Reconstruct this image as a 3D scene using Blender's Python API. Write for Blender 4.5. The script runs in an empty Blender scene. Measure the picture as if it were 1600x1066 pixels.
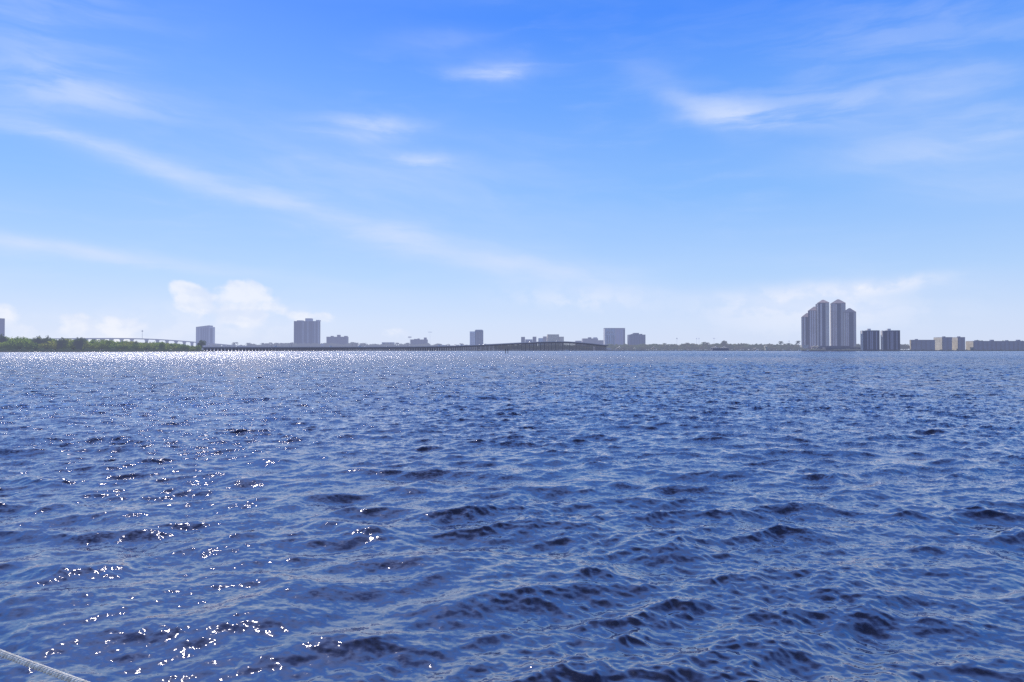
import bpy, math, random
import numpy as np
from mathutils import Vector, Matrix, Euler

random.seed(7)
rng = np.random.default_rng(7)
R = math.radians
scene = bpy.context.scene
COL = scene.collection

# ------------------------------------------------------------------ camera
CAM_H = 2.5
F = 1600 * 24 / 36.0
YH = 546.5
PITCH = math.atan((YH - 533.0) / F)
cam_d = bpy.data.cameras.new('camera')
cam_d.lens = 24
cam_d.sensor_width = 36
cam_d.clip_start = 0.05
cam_d.clip_end = 60000
cam = bpy.data.objects.new('camera', cam_d)
cam.location = (0, 0, CAM_H)
cam.rotation_euler = (R(90) + PITCH, 0, 0)
COL.objects.link(cam)
scene.camera = cam


def PX(px, D):
    return (px - 800.0) / F * D


def PZ(py, D):
    return CAM_H + (YH - py) / F * D


SUN_AZ, SUN_EL = R(-26), R(41)

# ------------------------------------------------------------------ node helpers


class N:
    """a float socket with operators that write math nodes"""
    def __init__(s, nt, sock):
        s.nt, s.s = nt, sock

    def op(s, o, *a, clamp=False):
        n = s.nt.nodes.new('ShaderNodeMath')
        n.operation = o
        n.use_clamp = clamp
        for i, v in enumerate((s,) + a):
            if isinstance(v, N):
                s.nt.links.new(v.s, n.inputs[i])
            else:
                n.inputs[i].default_value = v
        return N(s.nt, n.outputs[0])

    def __add__(s, o): return s.op('ADD', o)
    def __radd__(s, o): return s.op('ADD', o)
    def __sub__(s, o): return s.op('SUBTRACT', o)
    def __rsub__(s, o): return N.const(s.nt, o).op('SUBTRACT', s)
    def __mul__(s, o): return s.op('MULTIPLY', o)
    def __rmul__(s, o): return s.op('MULTIPLY', o)
    def __truediv__(s, o): return s.op('DIVIDE', o)

    @staticmethod
    def const(nt, v):
        n = nt.nodes.new('ShaderNodeValue')
        n.outputs[0].default_value = v
        return N(nt, n.outputs[0])

    def smooth(s, a, b):
        n = s.nt.nodes.new('ShaderNodeMapRange')
        n.interpolation_type = 'SMOOTHSTEP'
        s.nt.links.new(s.s, n.inputs['Value'])
        n.inputs['From Min'].default_value = a
        n.inputs['From Max'].default_value = b
        return N(s.nt, n.outputs['Result'])


def comb(nt, x, y, z=0.0):
    n = nt.nodes.new('ShaderNodeCombineXYZ')
    for i, v in enumerate((x, y, z)):
        if isinstance(v, N):
            nt.links.new(v.s, n.inputs[i])
        else:
            n.inputs[i].default_value = v
    return n.outputs[0]


def noise(nt, vec, scale, detail=4, rough=0.5, dist=0.0, out='Fac'):
    n = nt.nodes.new('ShaderNodeTexNoise')
    nt.links.new(vec, n.inputs['Vector'])
    n.inputs['Scale'].default_value = scale
    n.inputs['Detail'].default_value = detail
    n.inputs['Roughness'].default_value = rough
    n.inputs['Distortion'].default_value = dist
    return N(nt, n.outputs[out])


def mixc(nt, f, a, b, mode='MIX'):
    n = nt.nodes.new('ShaderNodeMix')
    n.data_type = 'RGBA'
    n.blend_type = mode
    for k, v in ((0, f), (6, a), (7, b)):
        if isinstance(v, N):
            nt.links.new(v.s, n.inputs[k])
        elif isinstance(v, bpy.types.NodeSocket):
            nt.links.new(v, n.inputs[k])
        elif k == 0:
            n.inputs[0].default_value = v
        else:
            n.inputs[k].default_value = (*v, 1)
    return n.outputs[2]


def srgb(r, g, b):
    f = lambda c: (c / 255 / 12.92) if c <= 10 else (((c / 255) + .055) / 1.055) ** 2.4
    return (f(r), f(g), f(b))


# ------------------------------------------------------------------ world
def build_world():
    w = bpy.data.worlds.new('World')
    scene.world = w
    w.use_nodes = True
    nt = w.node_tree
    nt.nodes.clear()
    out = nt.nodes.new('ShaderNodeOutputWorld')
    bg = nt.nodes.new('ShaderNodeBackground')
    nt.links.new(bg.outputs[0], out.inputs[0])
    tc = nt.nodes.new('ShaderNodeTexCoord')
    sep = nt.nodes.new('ShaderNodeSeparateXYZ')
    nt.links.new(tc.outputs['Generated'], sep.inputs[0])
    x, y, z = (N(nt, sep.outputs[i]) for i in range(3))
    az = x.op('ARCTAN2', y)
    el = z.op('ARCSINE')
    u0, v0 = az * F, el * F

    sky = nt.nodes.new('ShaderNodeTexSky')
    sky.sky_type = 'NISHITA'
    sky.sun_disc = False
    sky.sun_elevation = SUN_EL
    sky.sun_rotation = SUN_AZ
    sky.altitude = 0
    sky.air_density = 1.0
    sky.dust_density = 1.2
    sky.ozone_density = 2.0
    skyc = mixc(nt, 1.0, sky.outputs[0], (0.085, 0.095, 0.125), 'MULTIPLY')

    ramp = nt.nodes.new('ShaderNodeValToRGB')
    cr = ramp.color_ramp
    stops = [(0.0, (218, 229, 253)), (0.05, (209, 226, 254)), (0.13, (181, 214, 255)), (0.28, (135, 189, 255)),
             (0.46, (100, 164, 255)), (0.58, (66, 141, 255)), (0.70, (92, 148, 244)), (0.88, (100, 142, 226)), (1.1, (64, 94, 168)), (1.42, (24, 36, 74))]
    # position = elevation / 45 deg; stops above the frame shaped for water reflections
    while len(cr.elements) < len(stops):
        cr.elements.new(0.5)
    for e, (p, c) in zip(cr.elements, stops):
        e.position = p / 2
        e.color = (*srgb(*c), 1)
    t = el * (1 / R(90))
    nt.links.new(t.op('MAXIMUM', 0.0).s, ramp.inputs[0])
    base = mixc(nt, 0.08, ramp.outputs[0], skyc)

    # ---- clouds, laid out by compass bearing and elevation
    vec0 = comb(nt, u0 * 0.001, v0 * 0.001)
    wv = nt.nodes.new('ShaderNodeTexNoise')
    nt.links.new(vec0, wv.inputs['Vector'])
    wv.inputs['Scale'].default_value = 7
    wv.inputs['Detail'].default_value = 5
    wv.inputs['Roughness'].default_value = 0.6
    ws = nt.nodes.new('ShaderNodeSeparateColor')
    nt.links.new(wv.outputs['Color'], ws.inputs[0])
    wx, wy = N(nt, ws.outputs[0]) - 0.5, N(nt, ws.outputs[1]) - 0.5
    u = u0 + wx * 60
    v = v0 + wy * 22
    uc = u0 + wx * 26
    vc = v0 + wy * 26

    def uv(px, py):
        X, Y = (px - 800) / F, (YH - py) / F
        return math.atan(X) * F, math.atan(Y / math.sqrt(1 + X * X)) * F

    def blob(p1, p2, half, uu=u, vv=v, sharp=None):
        (a1, b1), (a2, b2) = uv(*p1), uv(*p2)
        cx, cy = (a1 + a2) / 2, (b1 + b2) / 2
        L = math.hypot(a2 - a1, b2 - b1) / 2
        th = math.atan2(b2 - b1, a2 - a1)
        du, dv = uu - cx, vv - cy
        a = (du * math.cos(th) + dv * math.sin(th)) * (1 / L)
        b = (dv * math.cos(th) - du * math.sin(th))
        if sharp:    # crisp lower edge, soft upper side
            lo = b.op('MINIMUM', 0.0) * (1 / (half * sharp))
            hi = b.op('MAXIMUM', 0.0) * (1 / half)
            b = lo + hi
        else:
            b = b * (1 / half)
        return (a * a + b * b).op('MULTIPLY', -1.0).op('EXPONENT')

    # fibre noise for cirrus
    fib = noise(nt, comb(nt, u * 0.0022 + v * 0.0009, v * 0.012), 3.0, 7, 0.55, 0.4)
    fib2 = noise(nt, comb(nt, u * 0.0016 - v * 0.002, v * 0.009 + u * 0.002), 3.2, 6, 0.55, 0.3)
    fibr = (fib.smooth(0.34, 0.66) * 0.80 + 0.20)
    fibr2 = (fib2.smooth(0.25, 0.75) * 0.6 + 0.4)
    soft = noise(nt, vec0, 3.2, 4, 0.5)

    cirrus = [
        ((712, 112), (872, 106), 13, .8, .6), ((735, 100), (840, 104), 26, .18, None),
        ((495, 192), (650, 197), 14, .75, None), ((520, 205), (600, 214), 10, .35, None),
        ((600, 242), (715, 256), 11, .62, None), ((600, 62), (745, 55), 14, .22, None),
        ((1070, 172), (1225, 190), 24, .85, .5), ((1030, 135), (1140, 195), 18, .5, None),
        ((1190, 176), (1420, 160), 24, .40, None), ((1350, 165), (1570, 118), 26, .32, None), ((1240, 130), (1620, 40), 60, .14, None),
        ((1250, 252), (1640, 215), 26, .50, None), ((1400, 210), (1700, 170), 45, .26, None),
        ((1400, 290), (1720, 285), 22, .42, None),
        ((-60, 110), (260, 160), 26, .48, None), ((60, 150), (250, 155), 18, .28, None),
        ((-60, 162), (260, 262), 12, .6, None), ((120, 218), (500, 335), 14, .52, None),
        ((360, 295), (820, 425), 17, .52, None), ((600, 370), (1000, 450), 24, .64, None),
        ((860, 455), (1060, 475), 22, .35, None), ((230, 256), (640, 368), 12, .22, None), ((540, 345), (980, 452), 15, .2, None),
        ((-140, 352), (270, 410), 10, .9, .8), ((-60, 385), (330, 420), 9, .45, None),
        ((250, 410), (480, 435), 9, .30, None),
        ((200, 60), (-150, 20), 90, .24, None), ((250, 230), (900, 310), 75, .34, None),
        ((1000, 60), (1700, 30), 70, .11, None), ((960, 90), (1060, 115), 14, .12, None),
        ((760, 440), (1010, 420), 14, .22, None), ((480, 450), (720, 470), 14, .18, None), ((1120, 490), (1440, 476), 26, .85, None), ((1130, 464), (1440, 444), 13, .9, None),
    ]
    tot = None
    for i, (p1, p2, h, a, sh) in enumerate(cirrus):
        b = blob(p1, p2, h, sharp=sh) * a * (fibr if i % 2 == 0 else fibr2)
        inv = 1.0 - b
        tot = inv if tot is None else tot * inv
    # a general thin veil, also in the parts of the sky behind the camera
    veil = fib.smooth(0.42, 0.85) * soft.smooth(0.35, 0.7) * 0.20
    tot = tot * (1.0 - veil)
    cir = 1.0 - tot

    # low cumulus
    cn = noise(nt, comb(nt, uc * 0.001, vc * 0.0014), 26, 8, 0.52)
    cums = [((270, 447), (322, 446), 9, .9), ((335, 468), (440, 474), 16, 1.0), ((345, 452), (415, 458), 18, 1.0),
            ((310, 480), (430, 488), 13, .9), ((270, 460), (350, 464), 12, .95), ((285, 474), (345, 480), 10, .7),
            ((92, 500), (150, 505), 13, 1.05), ((155, 508), (238, 514), 11, 1.05), ((-40, 482), (42, 497), 14, 1.05),
            ((-60, 515), (250, 528), 12, .8), ((458, 493), (525, 497), 8, .85), ((570, 512), (660, 522), 9, .5),
            ((1310, 450), (1450, 438), 6, .55)]
    ct = None
    for p1, p2, h, a in cums:
        b = 1.0 - blob(p1, p2, h, uc, vc, sharp=1.4) * a
        ct = b if ct is None else ct * b
    cm = 1.0 - ct
    cum = (cm + (cn - 0.5) * 2.0 * (cm * 3.0).op('MINIMUM', 1.0)).smooth(0.30, 0.80)
    shade = noise(nt, comb(nt, uc * 0.001, vc * 0.0014 + 0.02), 26, 5, 0.5).smooth(0.35, 0.65)
    cumc = mixc(nt, shade, srgb(222, 232, 253), srgb(243, 246, 255))

    c1 = mixc(nt, cir * 0.95, base, srgb(216, 229, 255))
    bt = None
    for p1, p2, h, a in [((1125, 474), (1345, 462), 17, 1.0), ((1290, 458), (1465, 438), 9, 1.0), ((1130, 498), (1440, 486), 26, .75),
                         ((250, 500), (470, 505), 26, .7), ((-60, 520), (300, 530), 24, .8), ((800, 462), (1010, 470), 16, .6)]:
        b = 1.0 - blob(p1, p2, h, uc, vc) * a
        bt = b if bt is None else bt * b
    bank = (1.0 - bt) * (cn.smooth(0.38, 0.58) * 0.75 + 0.25) * 0.84
    c15 = mixc(nt, bank, c1, srgb(234, 240, 255))
    c2 = mixc(nt, cum * 0.80, c15, cumc)
    nt.links.new(c2, bg.inputs[0])
    bg.inputs[1].default_value = 1.0


build_world()

sun_d = bpy.data.lights.new('sun', 'SUN')
sun_d.energy = 5.0
sun_d.angle = R(0.53)
sun_d.color = (1.0, 0.95, 0.87)
sun = bpy.data.objects.new('sun', sun_d)
sdir = Vector((math.sin(SUN_AZ) * math.cos(SUN_EL), math.cos(SUN_AZ) * math.cos(SUN_EL), math.sin(SUN_EL)))
sun.rotation_euler = sdir.to_track_quat('Z', 'Y').to_euler()
sun.location = sdir * 100
COL.objects.link(sun)

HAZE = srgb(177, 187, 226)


# ------------------------------------------------------------------ materials
def base_mat(name):
    m = bpy.data.materials.new(name)
    m.use_nodes = True
    nt = m.node_tree
    nt.nodes.clear()
    out = nt.nodes.new('ShaderNodeOutputMaterial')
    bs = nt.nodes.new('ShaderNodeBsdfPrincipled')
    return m, nt, out, bs


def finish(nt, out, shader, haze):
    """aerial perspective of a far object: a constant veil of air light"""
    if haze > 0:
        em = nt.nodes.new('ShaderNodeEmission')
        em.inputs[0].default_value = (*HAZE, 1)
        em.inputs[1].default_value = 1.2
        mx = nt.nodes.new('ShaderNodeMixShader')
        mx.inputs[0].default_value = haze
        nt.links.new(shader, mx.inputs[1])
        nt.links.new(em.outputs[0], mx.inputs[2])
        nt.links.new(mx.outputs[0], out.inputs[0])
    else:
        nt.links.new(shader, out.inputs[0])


def plain(name, col, haze=0.0, rough=0.8, var=0.25, scale=0.3):
    m, nt, out, bs = base_mat(name)
    geo = nt.nodes.new('ShaderNodeNewGeometry')
    n = noise(nt, geo.outputs['Position'], scale, 4, 0.6)
    c = mixc(nt, n.smooth(0.3, 0.7), tuple(k * (1 - var) for k in col), tuple(min(1, k * (1 + var)) for k in col))
    nt.links.new(c, bs.inputs['Base Color'])
    bs.inputs['Roughness'].default_value = rough
    finish(nt, out, bs.outputs[0], haze)
    return m


def facade(name, wall, glass, fh=3.2, bay=4.0, haze=0.0, row=0.5, colw=0.35, rough=0.6):
    """storeys and bays: a dark opening per bay and storey"""
    m, nt, out, bs = base_mat(name)
    geo = nt.nodes.new('ShaderNodeNewGeometry')
    sp = nt.nodes.new('ShaderNodeSeparateXYZ')
    nt.links.new(geo.outputs['Position'], sp.inputs[0])
    x, y, z = (N(nt, sp.outputs[i]) for i in range(3))
    fz = (z * (1 / fh)).op('FRACT').op('GREATER_THAN', row)
    fx = ((x + y) * (1 / bay)).op('FRACT').op('GREATER_THAN', colw)
    win = fz * fx
    big = noise(nt, geo.outputs['Position'], 0.05, 3, 0.6)
    cell = nt.nodes.new('ShaderNodeTexWhiteNoise')
    nt.links.new(comb(nt, ((x + y) * (1 / bay)).op('FLOOR'), (z * (1 / fh)).op('FLOOR')), cell.inputs['Vector'])
    cv = N(nt, cell.outputs['Value'])
    wc = mixc(nt, big.smooth(0.3, 0.7), tuple(k * .85 for k in wall), tuple(min(1, k * 1.12) for k in wall))
    gc = mixc(nt, cv, tuple(k * .75 for k in glass), tuple(min(1, k * 1.35) for k in glass))
    c = mixc(nt, win, wc, gc)
    nt.links.new(c, bs.inputs['Base Color'])
    bs.inputs['Roughness'].default_value = rough
    finish(nt, out, bs.outputs[0], haze)
    return m


def leaf_mat(name, c1, c2, c3, haze=0.0, scale=0.12):
    m, nt, out, bs = base_mat(name)
    geo = nt.nodes.new('ShaderNodeNewGeometry')
    oi = nt.nodes.new('ShaderNodeObjectInfo')
    n = noise(nt, geo.outputs['Position'], scale, 5, 0.65)
    a = mixc(nt, n.smooth(0.32, 0.68), c1, c2)
    b = mixc(nt, N(nt, oi.outputs['Random']).smooth(0.35, 1.0) * 0.8, a, c3)
    nt.nodes.remove(bs)
    d = nt.nodes.new('ShaderNodeBsdfDiffuse')
    t = nt.nodes.new('ShaderNodeBsdfTranslucent')
    mx = nt.nodes.new('ShaderNodeMixShader')
    mx.inputs[0].default_value = 0.4
    nt.links.new(b, d.inputs[0])
    nt.links.new(mixc(nt, 1.0, b, (1.3, 1.35, 0.6), 'MULTIPLY'), t.inputs[0])
    nt.links.new(d.outputs[0], mx.inputs[1])
    nt.links.new(t.outputs[0], mx.inputs[2])
    finish(nt, out, mx.outputs[0], haze)
    return m


def water_mat():
    m, nt, out, bs = base_mat('river_water')
    geo = nt.nodes.new('ShaderNodeNewGeometry')
    pos = geo.outputs['Position']
    n0 = noise(nt, pos, 0.02, 3, 0.5)
    col = mixc(nt, n0.smooth(0.3, 0.7), (0.012, 0.015, 0.034), (0.018, 0.022, 0.050))
    # ripples smaller than the mesh can hold, as slopes added to the surface normal
    sp = nt.nodes.new('ShaderNodeSeparateXYZ')
    nt.links.new(pos, sp.inputs[0])
    x, y = N(nt, sp.outputs[0]), N(nt, sp.outputs[1])
    dist = (x * x + y * y).op('SQRT')
    rough = dist.smooth(15, 300) * 0.13 + 0.02
    gust = noise(nt, pos, 0.35, 3, 0.55).smooth(0.3, 0.7) * 0.8 + 0.6

    def slopes(scale, stretch, seed):
        v = comb(nt, x * stretch + seed, y * 1.0 + seed * 1.7, 0.0)
        n = nt.nodes.new('ShaderNodeTexNoise')
        nt.links.new(v, n.inputs['Vector'])
        n.inputs['Scale'].default_value = scale
        n.inputs['Detail'].default_value = 2
        n.inputs['Roughness'].default_value = 0.5
        sc = nt.nodes.new('ShaderNodeSeparateColor')
        nt.links.new(n.outputs['Color'], sc.inputs[0])
        return N(nt, sc.outputs[0]) - 0.5, N(nt, sc.outputs[1]) - 0.5
    s1x, s1y = slopes(28.0, 0.7, 3.1)
    s2x, s2y = slopes(7.0, 0.6, 11.3)
    s3x, s3y = slopes(2.2, 0.5, 23.7)
    w1 = gust * (dist.smooth(6, 45) * 1.3 + 0.3)
    w2 = gust * (dist.smooth(8, 50) * 1.5 + 0.22 - dist.smooth(150, 600) * 0.7)
    w3 = gust * (dist.smooth(20, 80) * 1.9 - dist.smooth(110, 450) * 1.4)
    nx = s1x * w1 + s2x * w2 + s3x * w3
    ny = s1y * w1 + s2y * w2 + s3y * w3
    vm = nt.nodes.new('ShaderNodeVectorMath')
    vm.operation = 'ADD'
    nt.links.new(geo.outputs['Normal'], vm.inputs[0])
    nt.links.new(comb(nt, nx, ny, 0.0), vm.inputs[1])
    bp = nt.nodes.new('ShaderNodeVectorMath')
    bp.operation = 'NORMALIZE'
    nt.links.new(vm.outputs[0], bp.inputs[0])
    nrm = bp.outputs[0]
    nt.nodes.remove(bs)
    body = nt.nodes.new('ShaderNodeBsdfDiffuse')
    nt.links.new(col, body.inputs[0])
    gl = nt.nodes.new('ShaderNodeBsdfGlossy')
    gl.inputs['Color'].default_value = (1.0, 0.94, 0.97, 1)
    nt.links.new(rough.s, gl.inputs['Roughness'])
    fr = nt.nodes.new('ShaderNodeFresnel')
    fr.inputs['IOR'].default_value = 2.4
    mx = nt.nodes.new('ShaderNodeMixShader')
    for n_ in (gl, fr):
        nt.links.new(nrm, n_.inputs['Normal'])
    nt.links.new((N(nt, fr.outputs[0]).op('POWER', 0.76)).s, mx.inputs[0])
    nt.links.new(body.outputs[0], mx.inputs[1])
    nt.links.new(gl.outputs[0], mx.inputs[2])
    nt.links.new(mx.outputs[0], out.inputs[0])
    return m


# ------------------------------------------------------------------ mesh helpers
class MB:
    def __init__(s):
        s.v, s.f, s.m = [], [], []

    def box(s, x0, x1, y0, y1, z0, z1, mi=0):
        i = len(s.v)
        s.v += [(x0, y0, z0), (x1, y0, z0), (x1, y1, z0), (x0, y1, z0), (x0, y0, z1), (x1, y0, z1), (x1, y1, z1), (x0, y1, z1)]
        s.f += [(i, i + 3, i + 2, i + 1), (i + 4, i + 5, i + 6, i + 7), (i, i + 1, i + 5, i + 4), (i + 1, i + 2, i + 6, i + 5),
                (i + 2, i + 3, i + 7, i + 6), (i + 3, i, i + 4, i + 7)]
        s.m += [mi] * 6
        return s

    def prism(s, pts, z0, z1, mi=0, top=None):
        """pts: ccw plan; top: heights per point, else z1"""
        i, n = len(s.v), len(pts)
        s.v += [(x, y, z0) for x, y in pts]
        s.v += [(x, y, (top[k] if top else z1)) for k, (x, y) in enumerate(pts)]
        for k in range(n):
            j = (k + 1) % n
            s.f.append((i + k, i + j, i + n + j, i + n + k))
        s.f.append(tuple(i + n + k for k in range(n)))
        s.f.append(tuple(i + n - 1 - k for k in range(n)))
        s.m += [mi] * (n + 2)
        return s

    def hip(s, x0, x1, y0, y1, z0, z1, ridge=0.0, mi=0):
        i = len(s.v)
        cx, cy = (x0 + x1) / 2, (y0 + y1) / 2
        r = (x1 - x0) * ridge / 2
        s.v += [(x0, y0, z0), (x1, y0, z0), (x1, y1, z0), (x0, y1, z0), (cx - r, cy, z1), (cx + r + 1e-3, cy, z1)]
        s.f += [(i, i + 1, i + 5, i + 4), (i + 1, i + 2, i + 5), (i + 2, i + 3, i + 4, i + 5), (i + 3, i, i + 4), (i, i + 3, i + 2, i + 1)]
        s.m += [mi] * 5
        return s

    def tube(s, pts, rads, seg=8, mi=0):
        rings = []
        for k, p in enumerate(pts):
            p = Vector(p)
            a = Vector(pts[min(k + 1, len(pts) - 1)]) - Vector(pts[max(k - 1, 0)])
            a.normalize()
            up = Vector((0, 0, 1)) if abs(a.z) < .9 else Vector((1, 0, 0))
            e1 = a.cross(up).normalized()
            e2 = a.cross(e1)
            ring = []
            for q in range(seg):
                t = 2 * math.pi * q / seg
                ring.append(len(s.v))
                s.v.append(tuple(p + (e1 * math.cos(t) + e2 * math.sin(t)) * rads[k]))
            rings.append(ring)
        for a, b in zip(rings, rings[1:]):
            for q in range(seg):
                s.f.append((a[q], b[q], b[(q + 1) % seg], a[(q + 1) % seg]))
                s.m.append(mi)
        s.f.append(tuple(rings[0]))
        s.f.append(tuple(reversed(rings[-1])))
        s.m += [mi, mi]
        return s

    def mesh(s, name, mats, smooth=False):
        me = bpy.data.meshes.new(name)
        me.from_pydata(s.v, [], s.f)
        for m in (mats if isinstance(mats, (list, tuple)) else [mats]):
            me.materials.append(m)
        me.polygons.foreach_set('material_index', s.m)
        if smooth:
            me.polygons.foreach_set('use_smooth', [True] * len(me.polygons))
        me.update()
        return me

    def build(s, name, mats, parent=None, smooth=False, loc=(0, 0, 0)):
        o = bpy.data.objects.new(name, s.mesh(name, mats, smooth))
        o.location = loc
        COL.objects.link(o)
        if parent:
            o.parent = parent
        return o


def tag(o, label=None, cat=None, group=None, kind=None):
    for k, v in (('label', label), ('category', cat), ('group', group), ('kind', kind)):
        if v:
            o[k] = v
    return o


def empty(name, loc, label, cat, group=None):
    o = bpy.data.objects.new(name, None)
    o.location = loc
    o.empty_display_size = 1
    COL.objects.link(o)
    return tag(o, label, cat, group)


# ------------------------------------------------------------------ the river
def make_tile(n, size, lmin, lmax, wind, spread, slope_rms, seed, power=-4.0, peak=None):
    """FFT tile of a short-crested sea; returns z, dx, dy fields (metres)"""
    r = np.random.default_rng(seed)
    k1 = np.fft.fftfreq(n, size / n) * 2 * np.pi
    kx, ky = np.meshgrid(k1, k1, indexing='ij')
    k = np.hypot(kx, ky)
    k[0, 0] = 1
    S = k ** power
    if peak:
        kp = 2 * np.pi / peak
        S *= np.exp(-1.1 * (kp / k) ** 3)
    S[(k > 2 * np.pi / lmin) | (k < 2 * np.pi / lmax)] = 0
    cosd = np.abs((kx * math.sin(wind) + ky * math.cos(wind)) / k)
    D = (cosd ** spread) * 0.93 + 0.07
    S = S * D
    A = np.sqrt(S) * (r.normal(size=(n, n)) + 1j * r.normal(size=(n, n)))
    A[0, 0] = 0
    h = np.fft.ifft2(A).real
    sx, sy = np.fft.ifft2(1j * kx * A).real, np.fft.ifft2(1j * ky * A).real
    s = slope_rms / math.sqrt((sx ** 2 + sy ** 2).mean())
    # sharpened crests: displace sideways against the slope
    dx = np.fft.ifft2(1j * kx / k * A).real * s
    dy = np.fft.ifft2(1j * ky / k * A).real * s
    return (h * s).astype(np.float32), dx.astype(np.float32), dy.astype(np.float32)


def samp(f, size, X, Y, ang=0.0):
    n = f.shape[0]
    if ang:
        c, s_ = math.cos(ang), math.sin(ang)
        X, Y = X * c + Y * s_, Y * c - X * s_
    gx = (X * (n / size)) % n
    gy = (Y * (n / size)) % n
    i, j = gx.astype(np.int32), gy.astype(np.int32)
    fx, fy = (gx - i).astype(np.float32), (gy - j).astype(np.float32)
    i %= n
    j %= n
    i2, j2 = (i + 1) % n, (j + 1) % n
    return (f[i, j] * (1 - fx) + f[i2, j] * fx) * (1 - fy) + (f[i, j2] * (1 - fx) + f[i2, j2] * fx) * fy


def build_water():
    rows = [1.0]
    while rows[-1] < 2800:
        r_ = rows[-1]
        rows.append(r_ + (0.0034 * r_ if r_ < 200 else 0.68 * (r_ / 200) ** 0.5))
    rr = np.array(rows)
    fine = np.arange(-R(41), R(41), 0.00115)
    side = R(41) + np.cumsum(np.linspace(0.0012, 0.02, 70))
    aa = np.concatenate([-side[::-1], fine, side])
    A, Rr = np.meshgrid(aa, rr)
    X, Y = Rr * np.sin(A), Rr * np.cos(A)
    dr = np.gradient(rr)[:, None] * np.ones_like(X)
    dl = np.maximum(dr, Rr * 0.00115)
    Z = np.zeros_like(X)
    DX, DY = np.zeros_like(X), np.zeros_like(X)
    tiles = [  # n, size, lmin, lmax, wind bearing, spread, slope, seed, rotation, peak
        (1024, 52.0, 1.5, 7, R(8), 4, 0.072, 1, 0.0, 2.2),
        (1024, 41.0, 0.62, 1.5, R(-4), 3.0, 0.135, 5, 0.12, None),
        (1024, 17.7, 0.19, 0.62, R(-12), 2.5, 0.180, 2, 0.35, None),
        (1024, 5.7, 0.06, 0.19, R(14), 1.4, 0.125, 3, -0.3, None),
    ]
    gust_f, _, _ = make_tile(512, 900.0, 40, 400, R(30), 0, 1.0, 9, -3.0)
    gust_f /= gust_f.std()
    gust = np.clip(1 + 0.26 * samp(gust_f, 900.0, X, Y * 0.7, 0.2), 0.55, 1.5)
    gust2_f, _, _ = make_tile(512, 47.0, 4, 20, R(30), 0, 1.0, 19, -3.0)
    gust2_f /= gust2_f.std()
    gust2 = np.clip(1 + 0.22 * samp(gust2_f, 47.0, X, Y, 0.5), 0.6, 1.6)
    for t, (n, size, lmin, lmax, wd, spr, sl, sd, rot, pk) in enumerate(tiles):
        h, dx, dy = make_tile(n, size, lmin, lmax, wd, spr, sl, sd, peak=pk)
        mask = np.clip((lmin * 1.6 / dl - 1.0) / 1.5, 0, 1) if t else np.clip((lmin * 2.2 / dl - 1.0) / 1.5, 0.0, 1)
        amp = mask * gust * (gust2 * ((0.7 if t == 2 else 1.0) + 0.4 * np.clip((Rr - 7) / 20, 0, 1)) if t > 1 else 1.0 + (0.5 if t == 0 else 0.3) * np.clip((Rr - 60) / 500, 0, 1))
        Z += samp(h, size, X, Y, rot) * amp
        c, s_ = math.cos(rot), math.sin(rot)
        a, b = samp(dx, size, X, Y, rot), samp(dy, size, X, Y, rot)
        ch = 1.0 if t < 2 else 0.45
        DX += (a * c - b * s_) * amp * ch
        DY += (a * s_ + b * c) * amp * ch
    X = X + DX
    Y = Y + DY
    # skirt ring to the horizon
    nr, na = X.shape
    co = np.stack([X, Y, Z], -1).reshape(-1, 3).astype(np.float32)
    idx = np.arange(nr * na).reshape(nr, na)
    q = np.stack([idx[:-1, :-1], idx[:-1, 1:], idx[1:, 1:], idx[1:, :-1]], -1).reshape(-1, 4)
    far = np.stack([28000 * np.sin(aa), 28000 * np.cos(aa), np.full_like(aa, -0.02)], -1).astype(np.float32)
    b0 = len(co)
    co = np.concatenate([co, far])
    last = idx[-1]
    fi = np.arange(na) + b0
    q2 = np.stack([last[:-1], last[1:], fi[1:], fi[:-1]], -1)
    q = np.concatenate([q, q2])
    me = bpy.data.meshes.new('river')
    me.vertices.add(len(co))
    me.vertices.foreach_set('co', co.ravel())
    me.loops.add(q.size)
    me.loops.foreach_set('vertex_index', q.ravel().astype(np.int32))
    me.polygons.add(len(q))
    me.polygons.foreach_set('loop_start', np.arange(0, q.size, 4, dtype=np.int32))
    me.polygons.foreach_set('use_smooth', np.ones(len(q), dtype=bool))
    me.update(calc_edges=True)
    me.materials.append(water_mat())
    o = bpy.data.objects.new('river_water', me)
    COL.objects.link(o)
    tag(o, kind='structure')


build_water()

# ------------------------------------------------------------------ land
m_land = plain('shore_soil', (0.10, 0.11, 0.07), 0.15, 0.9)
m_island = plain('mangrove_mud', (0.06, 0.06, 0.045), 0.05, 0.9)
m_sand = plain('pale_sand', (0.32, 0.30, 0.25), 0.1, 0.9)


def land(name, front, back, z, mat, low=-3.0):
    mb = MB()
    pts = [(PX(p, D), D) for p, D in front] + [(PX(p, D), D) for p, D in reversed(back)]
    mb.prism(pts, low, z)
    return tag(mb.build(name, mat), kind='structure')


SHORE = [(-900, 2900), (340, 2700), (600, 2500), (760, 2150), (880, 1850), (945, 1690), (1100, 1600), (1250, 1490),
         (1420, 1420), (1600, 1380), (2300, 1300)]
land('far_shore_ground', SHORE, [(-900, 26000), (2300, 26000)], 0.9, m_land)
land('mangrove_island_ground', [(-700, 700), (0, 745), (200, 800), (300, 880)], [(-700, 1000), (0, 1000), (200, 1000), (300, 960)], 0.35, m_island)
land('sand_spit', [(298, 883), (322, 905), (338, 930)], [(298, 960), (322, 960), (338, 950)], 0.55, m_sand)


def shoreD(px):
    for (a, b), (c, d) in zip(SHORE, SHORE[1:]):
        if a <= px <= c:
            return b + (d - b) * (px - a) / (c - a)
    return 1500


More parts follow.
